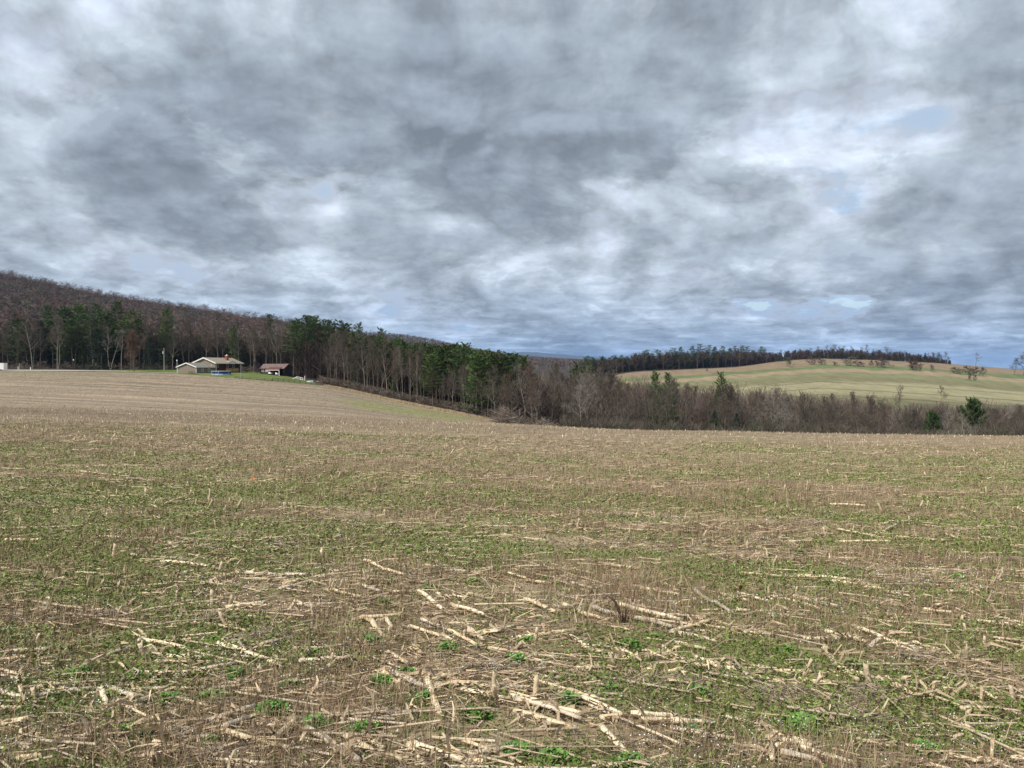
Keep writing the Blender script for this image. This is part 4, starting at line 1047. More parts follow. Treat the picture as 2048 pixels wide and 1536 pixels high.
    MB().prism([(-GW,0,-0.6),(0,0,-0.6),(0,0,ge),(-GW/2,0,ge+gr),(-GW,0,ge)], (0,GL-0.15,0)).build('wall', MF['taupe2'], g)
    sl = gr/(GW/2); ov = 0.4; rf = MB(); tr = MB()
    for a in (-GW-ov, ov):
        ze = ge-ov*sl
        rf.prism([(a,-ov,ze+.01),(-GW/2,-ov,ge+gr+.01),(-GW/2,-ov,ge+gr+0.18),(a,-ov,ze+0.18)], (0,GL+ov-0.2,0))
        tr.prism([(a,-ov-0.07,ze-0.16),(-GW/2,-ov-0.07,ge+gr-0.16),(-GW/2,-ov-0.07,ge+gr+0.22),(a,-ov-0.07,ze+0.22)], (0,0.06,0))
    tr.box(ov+0.01, ov+0.07, -ov, GL-0.2, ge-ov*sl-0.1, ge-ov*sl+0.14)
    r = rf.build('roof', MF['roof2'], g); tr.build('trim', MF['white'], r)
    cp = MB(); cp.box(-0.12, 0.03, -0.03, 0.12, -0.6, ge-0.1); cp.box(-GW-0.03, -GW+0.12, -0.03, 0.12, -0.6, ge-0.1); cp.build('corner_trim', MF['white'], g)
    for y in (3.6, 7.4): window(g, (0.0, y, 1.35), 0.9, 0.9, ('x', 1))
    return h

def build_shed():
    c = at(520.5, 322.0); zb = zrow(746.5, 318)
    s = thing('shed', 'dark brown shed with a rusty red metal roof and an open bay', 'shed', (c[0], c[1], zb), math.radians(-12))
    L, D, e, r = 10.8, 7.0, 2.1, 1.7
    # back and left closed part, open bay on the right of the front
    MB().prism([(0,0,-1.5),(0,0,e),(0,D/2,e+r),(0,D,e),(0,D,-1.5)], (0.2,0,0)).build('wall', MF['brown'], s)
    MB().box(0.2, 4.6, 0.0, 0.18, -1.5, e-.02).box(4.6, 4.8, 0.0, D*0.7, -1.5, e-.02).build('wall', MF['brown'], s)
    MB().box(0.2, L-.25, D-0.2, D, -1.5, e-.02).build('wall', MF['brown'], s)
    MB().prism([(L-.22,0,-1.5),(L-.22,0,e),(L-.22,D/2,e+r),(L-.22,D,e),(L-.22,D,-1.5)], (0.22,0,0)).build('wall', MF['brown'], s)
    sl = r/(D/2); rf = MB()
    for a in (-0.5, D+0.5):
        ze = e-0.5*sl
        rf.prism([(-0.4,a,ze+.02),(-0.4,D/2,e+r+.02),(-0.4,D/2,e+r+0.14),(-0.4,a,ze+0.14)], (L+0.8,0,0))
    ro = rf.build('roof', MF['rust'], s)
    MB().prism([(4.2,-2.3,e-0.75),(4.2,0.4,e+0.32),(4.2,0.4,e+0.44),(4.2,-2.3,e-0.63)], (5.6,0,0)).build('lean_to_roof', MF['rust2'], s)
    b = MB(); b.box(3.9, 10.0, -2.36, -2.26, e-0.92, e-0.72); b.build('beam', MF['white'], s)
    for x in (9.7, 6.9): MB().box(x, x+0.22, -2.22, -2.0, -1.5, e-0.72).build('post', MF['white'] if x > 9 else MF['brown'], s)
    for x in (1.2, 2.9): window(s, (x, 0.0, 1.1), 0.8, 0.75, ('y', -1))
    # what stands in the bay
    for x, w, nm, lab, cat in ((5.5, 1.4, 'garden_tractor', 'small white machine parked at the left of the open shed bay', 'machine'), (8.5, 1.1, 'garden_cart', 'small white cart parked beside the white post of the shed bay', 'cart')):
        p = s.matrix_basis @ Vector((x, -1.6, 0.0)); q = at(CX+F*p.x/p.y, p.y)
        t = thing(nm, lab, cat, q, math.radians(-12))
        MB().box(-w/2, w/2, -0.4, 0.4, 0.45, 0.95).prism([(-w/2,-0.35,0.95),(w*0.1,-0.35,0.95),(-w*0.1,-0.35,1.35),(-w/2,-0.35,1.35)], (0,0.7,0)).build('body', MF['white'], t)
        for sx in (-w*0.33, w*0.33):
            for y in (-0.45, 0.33): MB().rod((sx,y,0.3), (sx,y+0.12,0.3), 0.3, n=14).build('wheel', MF['black'], t)
    return s

def lamp_post(px, Y, top, label):
    p = at(px, Y); h = zrow(top, Y)-p[2]
    t = thing('lamp_post', label, 'lamp post', p)
    MB().rod((0,0,-0.3), (0,0,h-0.45), 0.09, 0.07, 8).build('pole', MF['oldwood'] if px < 200 else MF['metal'], t)
    MB().rod((0,0,h-0.45), (0,0,h-0.36), 0.14, 0.16, 10).ball((0,0,h-0.18), 0.24).build('lamp_globe', MF['lamp'], t, smooth=True)

def rail_fence(name, pts, label, mat, hgt=1.15, rails=3, zoff=0.0):
    """posts and split rails following the ground; pts are ground points"""
    t = thing(name, label, 'fence', pts[0]); o = Vector([float(v) for v in pts[0]])
    P = [Vector([float(v) for v in p])-o for p in pts]
    for p in P: MB().rod((p.x,p.y,p.z-0.3), (p.x,p.y,p.z+hgt), 0.09, 0.08, 6).build('post', mat, t)
    for k in range(rails):
        z = hgt*(0.28+0.62*k/max(rails-1, 1)); mb = MB()
        for a, b in zip(P[:-1], P[1:]):
            w = random.uniform(-0.04, 0.04); mb.bar(a+Vector((0,0,z+w)), b+Vector((0,0,z-w)), 0.09, 0.13)
        mb.build('rail', mat, t)
    return t

def build_farm():
    farm_materials(); build_house(); build_shed()
    lamp_post(354.3, 287, 720, 'lamp post with a white globe at the left corner of the garage')
    lamp_post(147.5, 315, 719, 'dark lamp post with a small white top by the gravel drive')
    # utility pole with its transformer
    p = at(328.5, 318); h = zrow(696, 318)-p[2]
    t = thing('utility_pole', 'tall pale utility pole with a transformer, left of the garage', 'utility pole', p)
    MB().rod((0,0,-0.5), (0,0,h), 0.17, 0.12, 10).build('pole', MF['greywood'], t)
    MB().rod((-0.36,-0.05,h-2.4), (-0.36,-0.05,h-1.4), 0.26, 0.26, 12).build('transformer', MF['metal'], t)
    MB().rod((0.0,-0.2,h-0.5), (0.0,-0.2,h-0.25), 0.05, 0.05, 8).rod((-0.1,0.15,h-1.0), (-0.1,0.15,h-0.75), 0.05, 0.05, 8).build('insulator', MF['white'], t)
    p = at(481.7, 268); h = zrow(730, 268)-p[2]
    t = thing('utility_pole', 'thin faint grey pole at the field edge right of the house', 'pole', p)
    MB().rod((0,0,-0.4), (0,0,h), 0.075, 0.06, 8).build('pole', MF['greywood'], t); MB().rod((0,0,h), (0,0,h+.08), 0.09, 0.05, 8).build('cap', MF['metal'], t)
    # marker posts by the drive
    for px, Y, top, mk, lab in ((61.3, 291, 734.5, 'white', 'short white marker post at the field side of the gravel drive'), (36.7, 306, 733, 'tan', 'short stout tan post at the far side of the gravel drive'), (39.4, 307, 727, 'tan', 'thin tall tan post beside the stout one by the drive')):
        p = at(px, Y); h = zrow(top, Y)-p[2]; w = 0.16 if mk == 'white' else (0.2 if px < 38 else 0.07)
        t = thing('marker_post', lab, 'post', p)
        MB().rod((0,0,-0.3), (0,0,h-0.08), w, w, 8).build('post', MF[mk], t); MB().rod((0,0,h-0.08), (0,0,h), w*1.15, w*0.6, 8).build('cap', MF[mk], t)
    # white trailer cut off at the left edge of the picture
    p = at(7.5, 290); hh = zrow(726, 290)-p[2]
    t = thing('trailer', 'white box trailer cut off by the left edge beside the gravel drive', 'trailer', p, math.radians(4))
    MB().box(-6.0, 0, 0, 2.4, 0.45, hh).build('body', MF['white'], t)
    MB().box(-6.05, 0.05, -0.05, 2.45, hh, hh+0.1).build('roof', MF['roof'], t)
    for x in (-3.6, -2.6):
        for y in (-0.06, 2.2): MB().rod((x,y,0.42), (x,y+0.24,0.42), 0.42, n=16).build('wheel', MF['black'], t)
    MB().box(-6.0, -0.0, -0.03, -0.003, 0.45, 0.6).build('trim', MF['metal'], t)
    # above-ground pool
    p = at(442.5, 291); zc = p[2]; R = 3.45; hp = zrow(742.6, 290)-zc
    t = thing('swimming_pool', 'round dark blue above-ground pool in front of the house', 'pool', p)
    n = 40; w = MB(); lo = MB(); rim = MB(); wat = MB()
    for k in range(n):
        a0, a1 = 2*math.pi*k/n, 2*math.pi*(k+1)/n
        q = lambda a, r, z: (r*math.cos(a), r*math.sin(a), z)
        w.add([q(a0,R,0.42), q(a1,R,0.42), q(a1,R,hp), q(a0,R,hp), q(a0,R-.06,0.42), q(a1,R-.06,0.42), q(a1,R-.06,hp), q(a0,R-.06,hp)], [(0,1,2,3), (7,6,5,4), (1,0,4,5), (3,2,6,7)])
        lo.add([q(a0,R+.01,-0.6), q(a1,R+.01,-0.6), q(a1,R+.01,0.42), q(a0,R+.01,0.42)], [(0,1,2,3)])
        rim.add([q(a0,R-.1,hp+.002), q(a1,R-.1,hp+.002), q(a1,R+.12,hp+.002), q(a0,R+.12,hp+.002), q(a0,R-.1,hp+.1), q(a1,R-.1,hp+.1), q(a1,R+.12,hp+.1), q(a0,R+.12,hp+.1)], [(3,2,1,0), (4,5,6,7), (2,3,7,6), (0,1,5,4)])
    w.build('pool_wall', MF['pool'], t, True); lo.build('pool_lower_band', MF['poolpale'], t, True); rim.build('rim', MF['white'], t, True)  # pale blue band around the bottom of the pool wall
    wat.add([(R*0.98*math.cos(2*math.pi*k/n), R*0.98*math.sin(2*math.pi*k/n), hp-0.12) for k in range(n)], [tuple(range(n))]).build('cover', MF['metal'], t)
    for k in range(12):
        a = 2*math.pi*k/12+0.1; MB().rod(((R+.05)*math.cos(a), (R+.05)*math.sin(a), -0.4), ((R+.05)*math.cos(a), (R+.05)*math.sin(a), hp-.01), 0.07, n=6).build('upright', MF['poolpale'] if k % 2 else MF['pool'], t)
    # garden bits
    G = lambda px, Y: at(px, Y)
    rail_fence('rail_fence', [G(p, float(np.interp(p, [545, 655], [263.5, 258]))) for p in np.linspace(545, 655, 11)], 'dark split-rail fence along the lawn edge by the field', MF['oldwood'])
    rail_fence('rail_fence', [G(p, float(np.interp(p, [470, 545], [269.5, 263.5]))) for p in np.linspace(470, 544, 6)], 'low thin wire fence along the lawn left of the dark rails', MF['oldwood'], hgt=0.75, rails=2)
    rail_fence('rail_fence', [G(p, Y) for p, Y in ((596, 300), (601, 295), (606, 290))], 'short white rail fence sloping down right of the shed', MF['white'], hgt=1.0, rails=2)
    rail_fence('rail_fence', [G(p, Y) for p, Y in ((633, 268), (640, 266), (648, 263), (657, 260))], 'grey rail fence running into the wood corner', MF['greywood'], hgt=1.0, rails=2)
    rail_fence('rail_fence', [G(p, Y) for p, Y in ((378, 289), (384, 287.5), (391, 286))], 'short dark fence in front of the garage gable', MF['oldwood'], hgt=1.1, rails=3)
    p = G(609.6, 285); t = thing('marker_post', 'white post at the end of the sloping white rails', 'post', p)
    MB().rod((0,0,-0.3), (0,0,1.75), 0.13, 0.12, 8).build('post', MF['white'], t); MB().ball((0,0,1.82), 0.15).build('cap', MF['white'], t)
    p = G(590, 297); t = thing('ramp', 'low white slanted ramp beside the right end of the shed', 'ramp', p, math.radians(-10))
    MB().bar((-1.0,0,0.15), (0.95,0,1.0), 0.16).bar((-1.0,0.9,0.15), (0.95,0.9,1.0), 0.16).build('rail', MF['white'], t)
    tr = MB()
    for k in range(6): tr.box(-0.9+k*0.34, -0.62+k*0.34, 0.08, 0.82, 0.14+k*0.148, 0.2+k*0.148)
    tr.build('tread', MF['greywood'], t); MB().bar((0.85,0,0), (0.85,0,0.9), 0.12).bar((0.85,0.9,0), (0.85,0.9,0.9), 0.12).build('leg', MF['white'], t)
    # upturned pale boat
    p = G(620.5, 276); t = thing('rowing_boat', 'pale blue upturned boat lying on the lawn near the wood corner', 'boat', p, math.radians(-6))
    n, mm = 14, 8; vs, fs = [], []
    for i in range(n+1):
        f = i/n; wd = 0.62*math.sin(math.pi*min(f*0.85+0.12, 1))**0.6; x = -1.25+2.5*f
        for j in range(mm+1):
            a = math.pi*j/mm; vs.append((x, -wd*math.cos(a), 0.02+0.62*math.sin(a)**0.8*(0.75+0.25*math.sin(math.pi*f))))
    for i in range(n):
        for j in range(mm): k = i*(mm+1)+j; fs.append((k, k+1, k+mm+2, k+mm+1))
    fs.append(tuple(range(mm, -1, -1))); fs.append(tuple(n*(mm+1)+j for j in range(mm+1)))
    MB().add(vs, fs).build('hull', MF['tarp'], t, True); MB().bar((-1.2,0,0.66), (1.2,0,0.66), 0.07).build('keel', MF['white'], t)
    # dark purplish bush by the shed's left end
    proto_p = PROTO['shrub']
    TM['purple'] = MF['purple']; recolour('shrub', 'shrub_purple', 'bark_dark', 'purple')
    plant_px('shrub_purple', 516, 322, 726, 'dark purplish bush at the left end of the brown shed', sx=1.0)

# ------------------------------------------------------------------ the near field
MK = {}
def clutter_materials():
    MK['stalk'] = mat_vcol('dry_corn_stalk', 0.22, 14.0, 0.75, 0.4, 60.0, 0.25)
    MK['leafy'] = mat_vcol('green_weed', 0.12, 30.0, 0.65, spec=0.3)
    MK['dry'] = mat_vcol('dry_stems', 0.12, 30.0, 0.9)
    MK['flower'] = mat_vcol('white_petals', 0.04, 30.0, 0.7)
    MK['rock'] = mat_plain('field_stone', (0.44, 0.37, 0.26), 0.9, 0.2, 14.0, bump=0.5)
    MK['orange'] = mat_plain('orange_fragment', (0.46, 0.13, 0.03), 0.7, 0.15, 20.0)

def scatter(n, y0, y1, r, power=1.4, margin=0.72, x0=None, x1=None):
    """points over the part of the field in view, denser towards the camera"""
    # density per square metre ~ Y**-power, the strip seen at Y is ~1.4 Y wide
    e = 2.0-power
    q = r.random(n)
    Y = (y0**e + q*(y1**e-y0**e))**(1/e) if abs(e) > 1e-6 else y0*(y1/y0)**q
    X = r.uniform(-margin, margin, n)*Y
    # as dense again for some metres to either side of the view
    side = 3.6; k = np.floor(2*side/(2*margin*Y) + r.random(n)).astype(int)
    Ys = np.repeat(Y, k); Xs = np.where(r.random(len(Ys)) < 0.5, -1, 1)*(margin*Ys + r.uniform(0, side, len(Ys)))
    Ys = Ys + r.normal(size=len(Ys))*0.05*Ys**0.5
    return np.concatenate([X, Xs]), np.concatenate([Y, Ys])

def cover_mesh(name, P0, P1, w0, w1, col, mat, label, cat, r, bend=0.0):
    V, Q = strips(P0, P1, w0, w1, r)
    o = mesh_np(name, V, Q, mat, np.repeat(col, 4, 0))
    return tag(o, label, cat, None, 'stuff')

def build_cover():
    r = np.random.default_rng(5)
    # --- low green weeds: many small leaves close to the ground
    P0s, P1s, W, C = [], [], [], []
    X, Y = scatter(520000, 2.55, 40, r, 1.75)
    g = greenness(X, Y)
    fine = fbm(X*3.1, Y*3.1, 71, 3)
    keep = r.random(len(X)) < np.clip(g*0.70 + 0.30 + (fine-0.5)*1.4, 0.05, 1)*np.interp(Y, [6, 14, 30], [1.0, 0.7, 0.5])
    X, Y, g = X[keep], Y[keep], g[keep]
    n = len(X); s = (np.maximum(Y, 3.0)/4.0)**0.5
    L = r.uniform(0.009, 0.026, n)*s; Z = height(X, Y)
    lift = r.random(n)**1.6*0.060*(0.5+0.7*g)*s**0.4
    a = r.uniform(0, 6.28, n); up = r.uniform(-0.1, 1.0, n)
    d = unit(np.stack([np.cos(a), np.sin(a), up], 1))
    P0 = np.stack([X, Y, Z+lift], 1); P1 = P0 + d*L[:, None]
    base = np.array([[.130, .190, .034], [.165, .210, .048], [.105, .150, .034], [.185, .195, .065], [.180, .160, .065], [.22, .18, .09]])
    ci = r.choice(6, n, p=[.30, .22, .18, .14, .10, .06])
    col = base[ci]*r.uniform(0.7, 1.25, (n, 1))
    cover_mesh('green_weeds', P0, P1, L*0.28, L*0.50, col, MK['leafy'], 'low green weeds spread between the corn stalks', 'weeds', r)
    # --- dry litter lying flat: shreds of leaf and husk, straw
    X, Y = scatter(330000, 2.5, 42, r, 1.75)
    ln = fbm(along(X, Y)/1.3, across(X, Y)/0.5, 83, 3)
    keep = r.random(len(X)) < np.clip(0.14+1.7*(ln-0.40), 0.08, 1)*(1-0.45*greenness(X, Y))
    X, Y = X[keep], Y[keep]; n = len(X); s = (np.maximum(Y, 3.0)/4.0)**0.55
    L = r.uniform(0.03, 0.15, n)*s**0.8; Z = height(X, Y)
    a = np.arctan2(RD[1], RD[0]) + r.normal(size=n)*0.75
    d = unit(np.stack([np.cos(a), np.sin(a), r.normal(size=n)*0.16], 1))
    P0 = np.stack([X, Y, Z+0.004+r.random(n)**2*0.045], 1); P1 = P0 + d*L[:, None]
    base = np.array([[.52, .40, .26], [.40, .30, .195], [.29, .21, .14], [.26, .21, .16], [.60, .48, .32], [.20, .13, .09]])
    col = base[r.choice(6, n, p=[.16, .24, .24, .18, .06, .12])]*r.uniform(0.75, 1.2, (n, 1))
    w = r.uniform(0.003, 0.009, n)*s
    cover_mesh('straw_litter', P0, P1, w, w*0.6, col, MK['dry'], 'tan and grey shreds of straw and husk lying over the soil', 'straw', r)
    # --- upright dry weed stems, brown
    X, Y = scatter(620000, 2.5, 92, r, 1.5)
    dn = fbm(X/1.1, Y/1.1, 93, 3); big = fbm(along(X, Y)/9, across(X, Y)/3, 97, 3)
    keep = r.random(len(X)) < np.clip(0.34+1.7*(dn-0.42)+0.8*(big-0.5)+0.25*sstep(7, 22, Y)-0.40*greenness(X, Y), 0.04, 1)
    keep &= Y < 95
    X, Y = X[keep], Y[keep]; n = len(X); s = (np.maximum(Y, 3.0)/4.0)**0.62
    H = r.uniform(0.04, 0.15, n)*(1+0.5*(r.random(n) < 0.08)); Z = height(X, Y)
    P0 = np.stack([X, Y, Z-0.01], 1); P1 = P0 + np.stack([r.normal(size=n)*0.22*H, r.normal(size=n)*0.22*H, H], 1)
    t = sstep(6, 30, Y)[:, None]
    base = np.array([[.235, .158, .10], [.31, .225, .145], [.39, .30, .195], [.18, .12, .08], [.50, .39, .255]])
    col = base[r.choice(5, n, p=[.26, .28, .18, .18, .10])]*r.uniform(0.75, 1.2, (n, 1))
    farc = np.array([.36, .292, .208])*r.uniform(0.75, 1.25, (n, 1)); col = col*(1-0.75*t) + farc*0.75*t
    w = r.uniform(0.0019, 0.0040, n)*s
    cover_mesh('dry_stems', P0, P1, w, w*0.7, col, MK['dry'], 'thin upright brown weed stems standing all over the field', 'dry stems', r)
    # --- the far slope of the field: coarse tufts of the same stubble and weed
    n = 90000
    Y = np.sqrt(r.uniform(95**2, 287**2, n)); X = r.uniform(-0.80, 0.02, n)*Y
    rn = fbm(along(X, Y)/40, across(X, Y)/1.6, 25, 3); cl = fbm(along(X, Y)/5, across(X, Y)/0.9, 107, 3)
    keep = (Y < field_edge(X/Y)-0.5) & (r.random(n) < np.clip(0.35+3.0*(cl-0.48)+2.0*(rn-0.5), 0.03, 1))
    X, Y, rn = X[keep], Y[keep], rn[keep]; n = len(X)
    H = r.uniform(0.08, 0.22, n); P0 = np.stack([X, Y, height(X, Y)-0.02], 1)
    P1 = P0 + np.stack([r.normal(size=n)*0.5*H, r.normal(size=n)*0.3*H, H], 1)
    col = np.array([[.42, .32, .21], [.30, .22, .15], [.24, .17, .115], [.50, .40, .27]])[r.choice(4, n, p=[.3, .35, .25, .1])]*r.uniform(.75, 1.2, (n, 1))
    w = r.uniform(0.03, 0.09, n)*(Y/180)
    cover_mesh('slope_stubble', P0, P1, w, w*0.6, col, MK['dry'], 'stubble and dead weed tufts on the far slope of the field', 'stubble', r)
    # --- tiny white flowers in drifts
    X, Y = scatter(32000, 2.5, 13, r, 1.7)
    fn = fbm(X/0.8, Y/0.6, 103, 3)
    keep = r.random(len(X)) < np.clip((fn-0.46)*3.0, 0.015, 1)
    X, Y = X[keep], Y[keep]; n = len(X); Z = height(X, Y)
    P0 = np.stack([X, Y, Z+r.uniform(0.03, 0.10, n)], 1); s = (Y/4.0)**0.5
    d = unit(r.normal(size=(n, 3))*[1, 1, 0.4]); sz = r.uniform(0.004, 0.007, n)*s
    cover_mesh('white_flowers', P0, P0+d*sz[:, None], sz*0.8, sz*0.8, np.full((n, 3), 0.74)*r.uniform(0.8, 1.1, (n, 1)), MK['flower'], 'tiny white flowers sprinkled through the weeds', 'flowers', r)
    # --- dry corn leaves: long curled ribbons
    X, Y = scatter(2600, 2.5, 22, r, 1.6)
    cl = fbm(along(X, Y)/1.6, across(X, Y)/0.7, 123, 3); keep = r.random(len(X)) < np.clip((cl-0.38)*4, 0.1, 1)
    X, Y = X[keep], Y[keep]; n = len(X)
    a = r.uniform(0, 6.28, n); p = np.stack([X, Y, height(X, Y)+0.008+r.random(n)*0.03], 1)
    w = r.uniform(0.010, 0.022, n); L = r.uniform(0.10, 0.28, n)/3; el = r.uniform(0.1, 0.9, n)
    col = np.array([[.52, .41, .27], [.44, .34, .23], [.38, .31, .24], [.58, .46, .31]])[r.integers(0, 4, n)]*r.uniform(.8, 1.15, (n, 1))
    Vp, Cp = [], []
    tilt = r.normal(size=n)*0.7
    for sgm in range(3):
        d = np.stack([np.cos(a)*np.cos(el), np.sin(a)*np.cos(el), np.sin(el)], 1); q = p + d*L[:, None]
        q[:, 2] = np.maximum(q[:, 2], height(q[:, 0], q[:, 1])+0.004)
        sd = np.stack([-np.sin(a)*np.cos(tilt), np.cos(a)*np.cos(tilt), np.sin(tilt)], 1)
        w1 = w*(1-0.3*(sgm+1))
        Vp.append(np.stack([p-sd*(w*(1-0.3*sgm)/2)[:, None], p+sd*(w*(1-0.3*sgm)/2)[:, None], q+sd*(w1/2)[:, None], q-sd*(w1/2)[:, None]], 1).reshape(-1, 3)); Cp.append(np.repeat(col*(0.9+0.1*sgm), 4, 0))
        p = q; el = el - r.uniform(0.4, 1.1, n); a = a + r.normal(size=n)*0.5; tilt = tilt + r.normal(size=n)*0.2
    Vp = np.concatenate(Vp)
    tag(mesh_np('dry_leaves', Vp, np.arange(len(Vp)).reshape(-1, 4), MK['dry'], np.concatenate(Cp)), 'curled dry corn leaves lying among the stalks', 'dry leaves', None, 'stuff')
    # --- grass-like thin blades, green and straw
    X, Y = scatter(60000, 2.5, 16, r, 1.7)
    g = greenness(X, Y); keep = r.random(len(X)) < 0.25+0.7*g
    X, Y = X[keep], Y[keep]; n = len(X); Z = height(X, Y); s = (Y/4.0)**0.6
    L = r.uniform(0.03, 0.10, n)
    d = unit(np.stack([r.normal(size=n)*0.6, r.normal(size=n)*0.6, np.ones(n)], 1))
    P0 = np.stack([X, Y, Z], 1); P1 = P0+d*L[:, None]
    base = np.array([[.10, .165, .03], [.14, .17, .05], [.33, .27, .15]])
    col = base[r.choice(3, n, p=[.45, .3, .25])]*r.uniform(0.7, 1.2, (n, 1))
    cover_mesh('grass_blades', P0, P1, 0.0032*s, 0.0012*s, col, MK['leafy'], 'thin green and straw grass blades between the weeds', 'grass', r)

# ---- corn stalks
def stalk_mesh(L, rad, seed, bent=0.0, husk=True, tone=1.0):
    """a broken length of corn stalk lying along +X: oval, jointed, cracked, with shreds of leaf sheath"""
    r = np.random.default_rng(seed); k = 8
    nj = max(2, int(L/0.055)); xs = np.linspace(0, L, nj+1)
    joint = 0.15 + 0.03*r.random(); ph = r.random()*joint
    Vs, C = [], []
    y = z = 0.0
    kink = r.uniform(0.35, 0.7)*L
    base = np.array([[.74, .60, .39], [.66, .53, .34], [.55, .47, .36], [.78, .66, .46]][int(r.integers(0, 4))])*tone
    for x in xs:
        dj = abs(((x+ph) % joint)/joint-0.5)*2       # 1 at a joint
        rr = rad*(1.0-0.25*x/L)*(1+0.16*max(0, dj-0.82)/0.18) * (0.86+0.2*r.random())
        yy = bent*max(0, x-kink) + 0.006*math.sin(7*x+seed); zz = rad*0.75 + 0.006*math.sin(5*x+1.3*seed)
        for i in range(k):
            a = 2*math.pi*i/k
            Vs.append((x, yy+rr*1.08*math.cos(a), zz+rr*0.85*math.sin(a)*(1+0.08*r.normal())))
            c = base*(0.84+0.3*r.random())*(0.62 if dj > 0.93 else 1.0)
            if r.random() < 0.08: c = c*np.array([.75, .62, .5])
            C.append(c)
    Q = []
    for j in range(nj):
        for i in range(k):
            Q.append((j*k+i, j*k+(i+1) % k, (j+1)*k+(i+1) % k, (j+1)*k+i))
    o = len(Vs)
    # pithy ends, ragged
    for e, x in ((0, -rad*0.5), (nj, L+rad*0.4)):
        ring = [e*k+i for i in range(k)]
        cxy = np.mean([Vs[i] for i in ring], 0); m = len(Vs)
        Vs.append((x*0.4+Vs[ring[0]][0]*0.6, cxy[1], cxy[2])); C.append(np.array([.66, .58, .45])*tone)
        for i in range(0, k, 2):
            q = (ring[i], ring[(i+1) % k], ring[(i+2) % k], m)
            Q.append(q if e == nj else q[::-1])
    Vs = np.array(Vs); C = np.array(C)
    if husk:
        nh = int(r.integers(3, 8)); P0, P1 = [], []
        for _ in range(nh):
            x = r.uniform(0, L); d = np.array([r.normal()*0.8, r.normal()*0.6, r.uniform(0, .35)]); d /= np.linalg.norm(d)
            p = np.array([x, bent*max(0, x-kink), rad]); l = r.uniform(0.05, 0.22)
            P0 += [p, p+d*l*0.5]; P1 += [p+d*l*0.5, p+d*l*0.5+(d+np.array([0, r.normal()*0.6, -0.4]))*l*0.4]
        w = np.tile([0.012, 0.017], nh)
        V2, Q2 = strips(np.array(P0), np.array(P1), w, np.tile([0.017, 0.005], nh), r)
        Q = np.concatenate([np.array(Q), Q2+len(Vs)]); Vs = np.concatenate([Vs, V2])
        C = np.concatenate([C, np.repeat(np.array([[.50, .38, .25]])*tone*r.uniform(.7, 1.2, (len(Q2), 1)), 4, 0)])
    return Vs, np.array(Q), C

def stub_mesh(seed, H=0.17, rad=0.016):
    """a cut corn stub: jointed stump, slanted cut, frayed edge, with a skirt of brace roots"""
    r = np.random.default_rng(seed); k = 8; nj = 6
    lean = r.normal(size=2)*0.05
    Vs, C, Q = [], [], []
    base = np.array([.52, .41, .27])*r.uniform(.85, 1.15)
    for j in range(nj+1):
        f = j/nj; z = -0.02+f*(H+0.02)
        rr = rad*(1.12-0.25*f)*(1.18 if j in (2, 4) else 1.0)
        for i in range(k):
            a = 2*math.pi*i/k
            zz = z + (0.35*rad*math.cos(a+seed)*1.5 + abs(r.normal())*0.012 if j == nj else 0)
            Vs.append((rr*math.cos(a)+lean[0]*f, rr*math.sin(a)+lean[1]*f, zz)); C.append(base*(0.8+0.35*r.random())*(0.65 if j in (2,) else 1.0)*(1.15 if j == nj else 1))
    for j in range(nj):
        for i in range(k): Q.append((j*k+i, j*k+(i+1) % k, (j+1)*k+(i+1) % k, (j+1)*k+i))
    m = len(Vs); top = np.mean(Vs[-k:], 0); Vs.append((top[0], top[1], top[2]-rad*0.7)); C.append(np.array([.62, .55, .42]))
    for i in range(0, k, 2): Q.append((nj*k+i, nj*k+(i+1) % k, nj*k+(i+2) % k, m))
    stem = (np.array(Vs), np.array(Q), np.array(C))
    n = 9; a = np.arange(n)*6.283/n + r.normal(size=n)*0.2
    P0 = np.stack([rad*0.9*np.cos(a), rad*0.9*np.sin(a), np.full(n, 0.030)+r.random(n)*0.012], 1)
    P1 = np.stack([np.cos(a)*(rad+0.025+r.random(n)*0.022), np.sin(a)*(rad+0.025+r.random(n)*0.022), np.full(n, -0.012)], 1)
    V2, Q2 = tubes(P0, P1, np.full(n, 0.0032), np.full(n, 0.0022), 4)
    roots = (V2, Q2, np.tile(np.array([.46, .35, .22]), (len(V2), 1)))
    # shreds of sheath clinging to the stub
    n = 4; a = r.uniform(0, 6.28, n)
    p = np.stack([rad*np.cos(a), rad*np.sin(a), r.uniform(.03, H*0.8, n)], 1)
    q = p + np.stack([np.cos(a)*0.04, np.sin(a)*0.04, r.uniform(-.02, .07, n)], 1)
    V3, Q3 = strips(p, q, 0.014, 0.004, r)
    roots = (np.concatenate([V2, V3]), np.concatenate([Q2, Q3+len(V2)]), np.concatenate([roots[2], np.tile(np.array([.50, .40, .26]), (len(V3), 1))]))
    return stem, roots

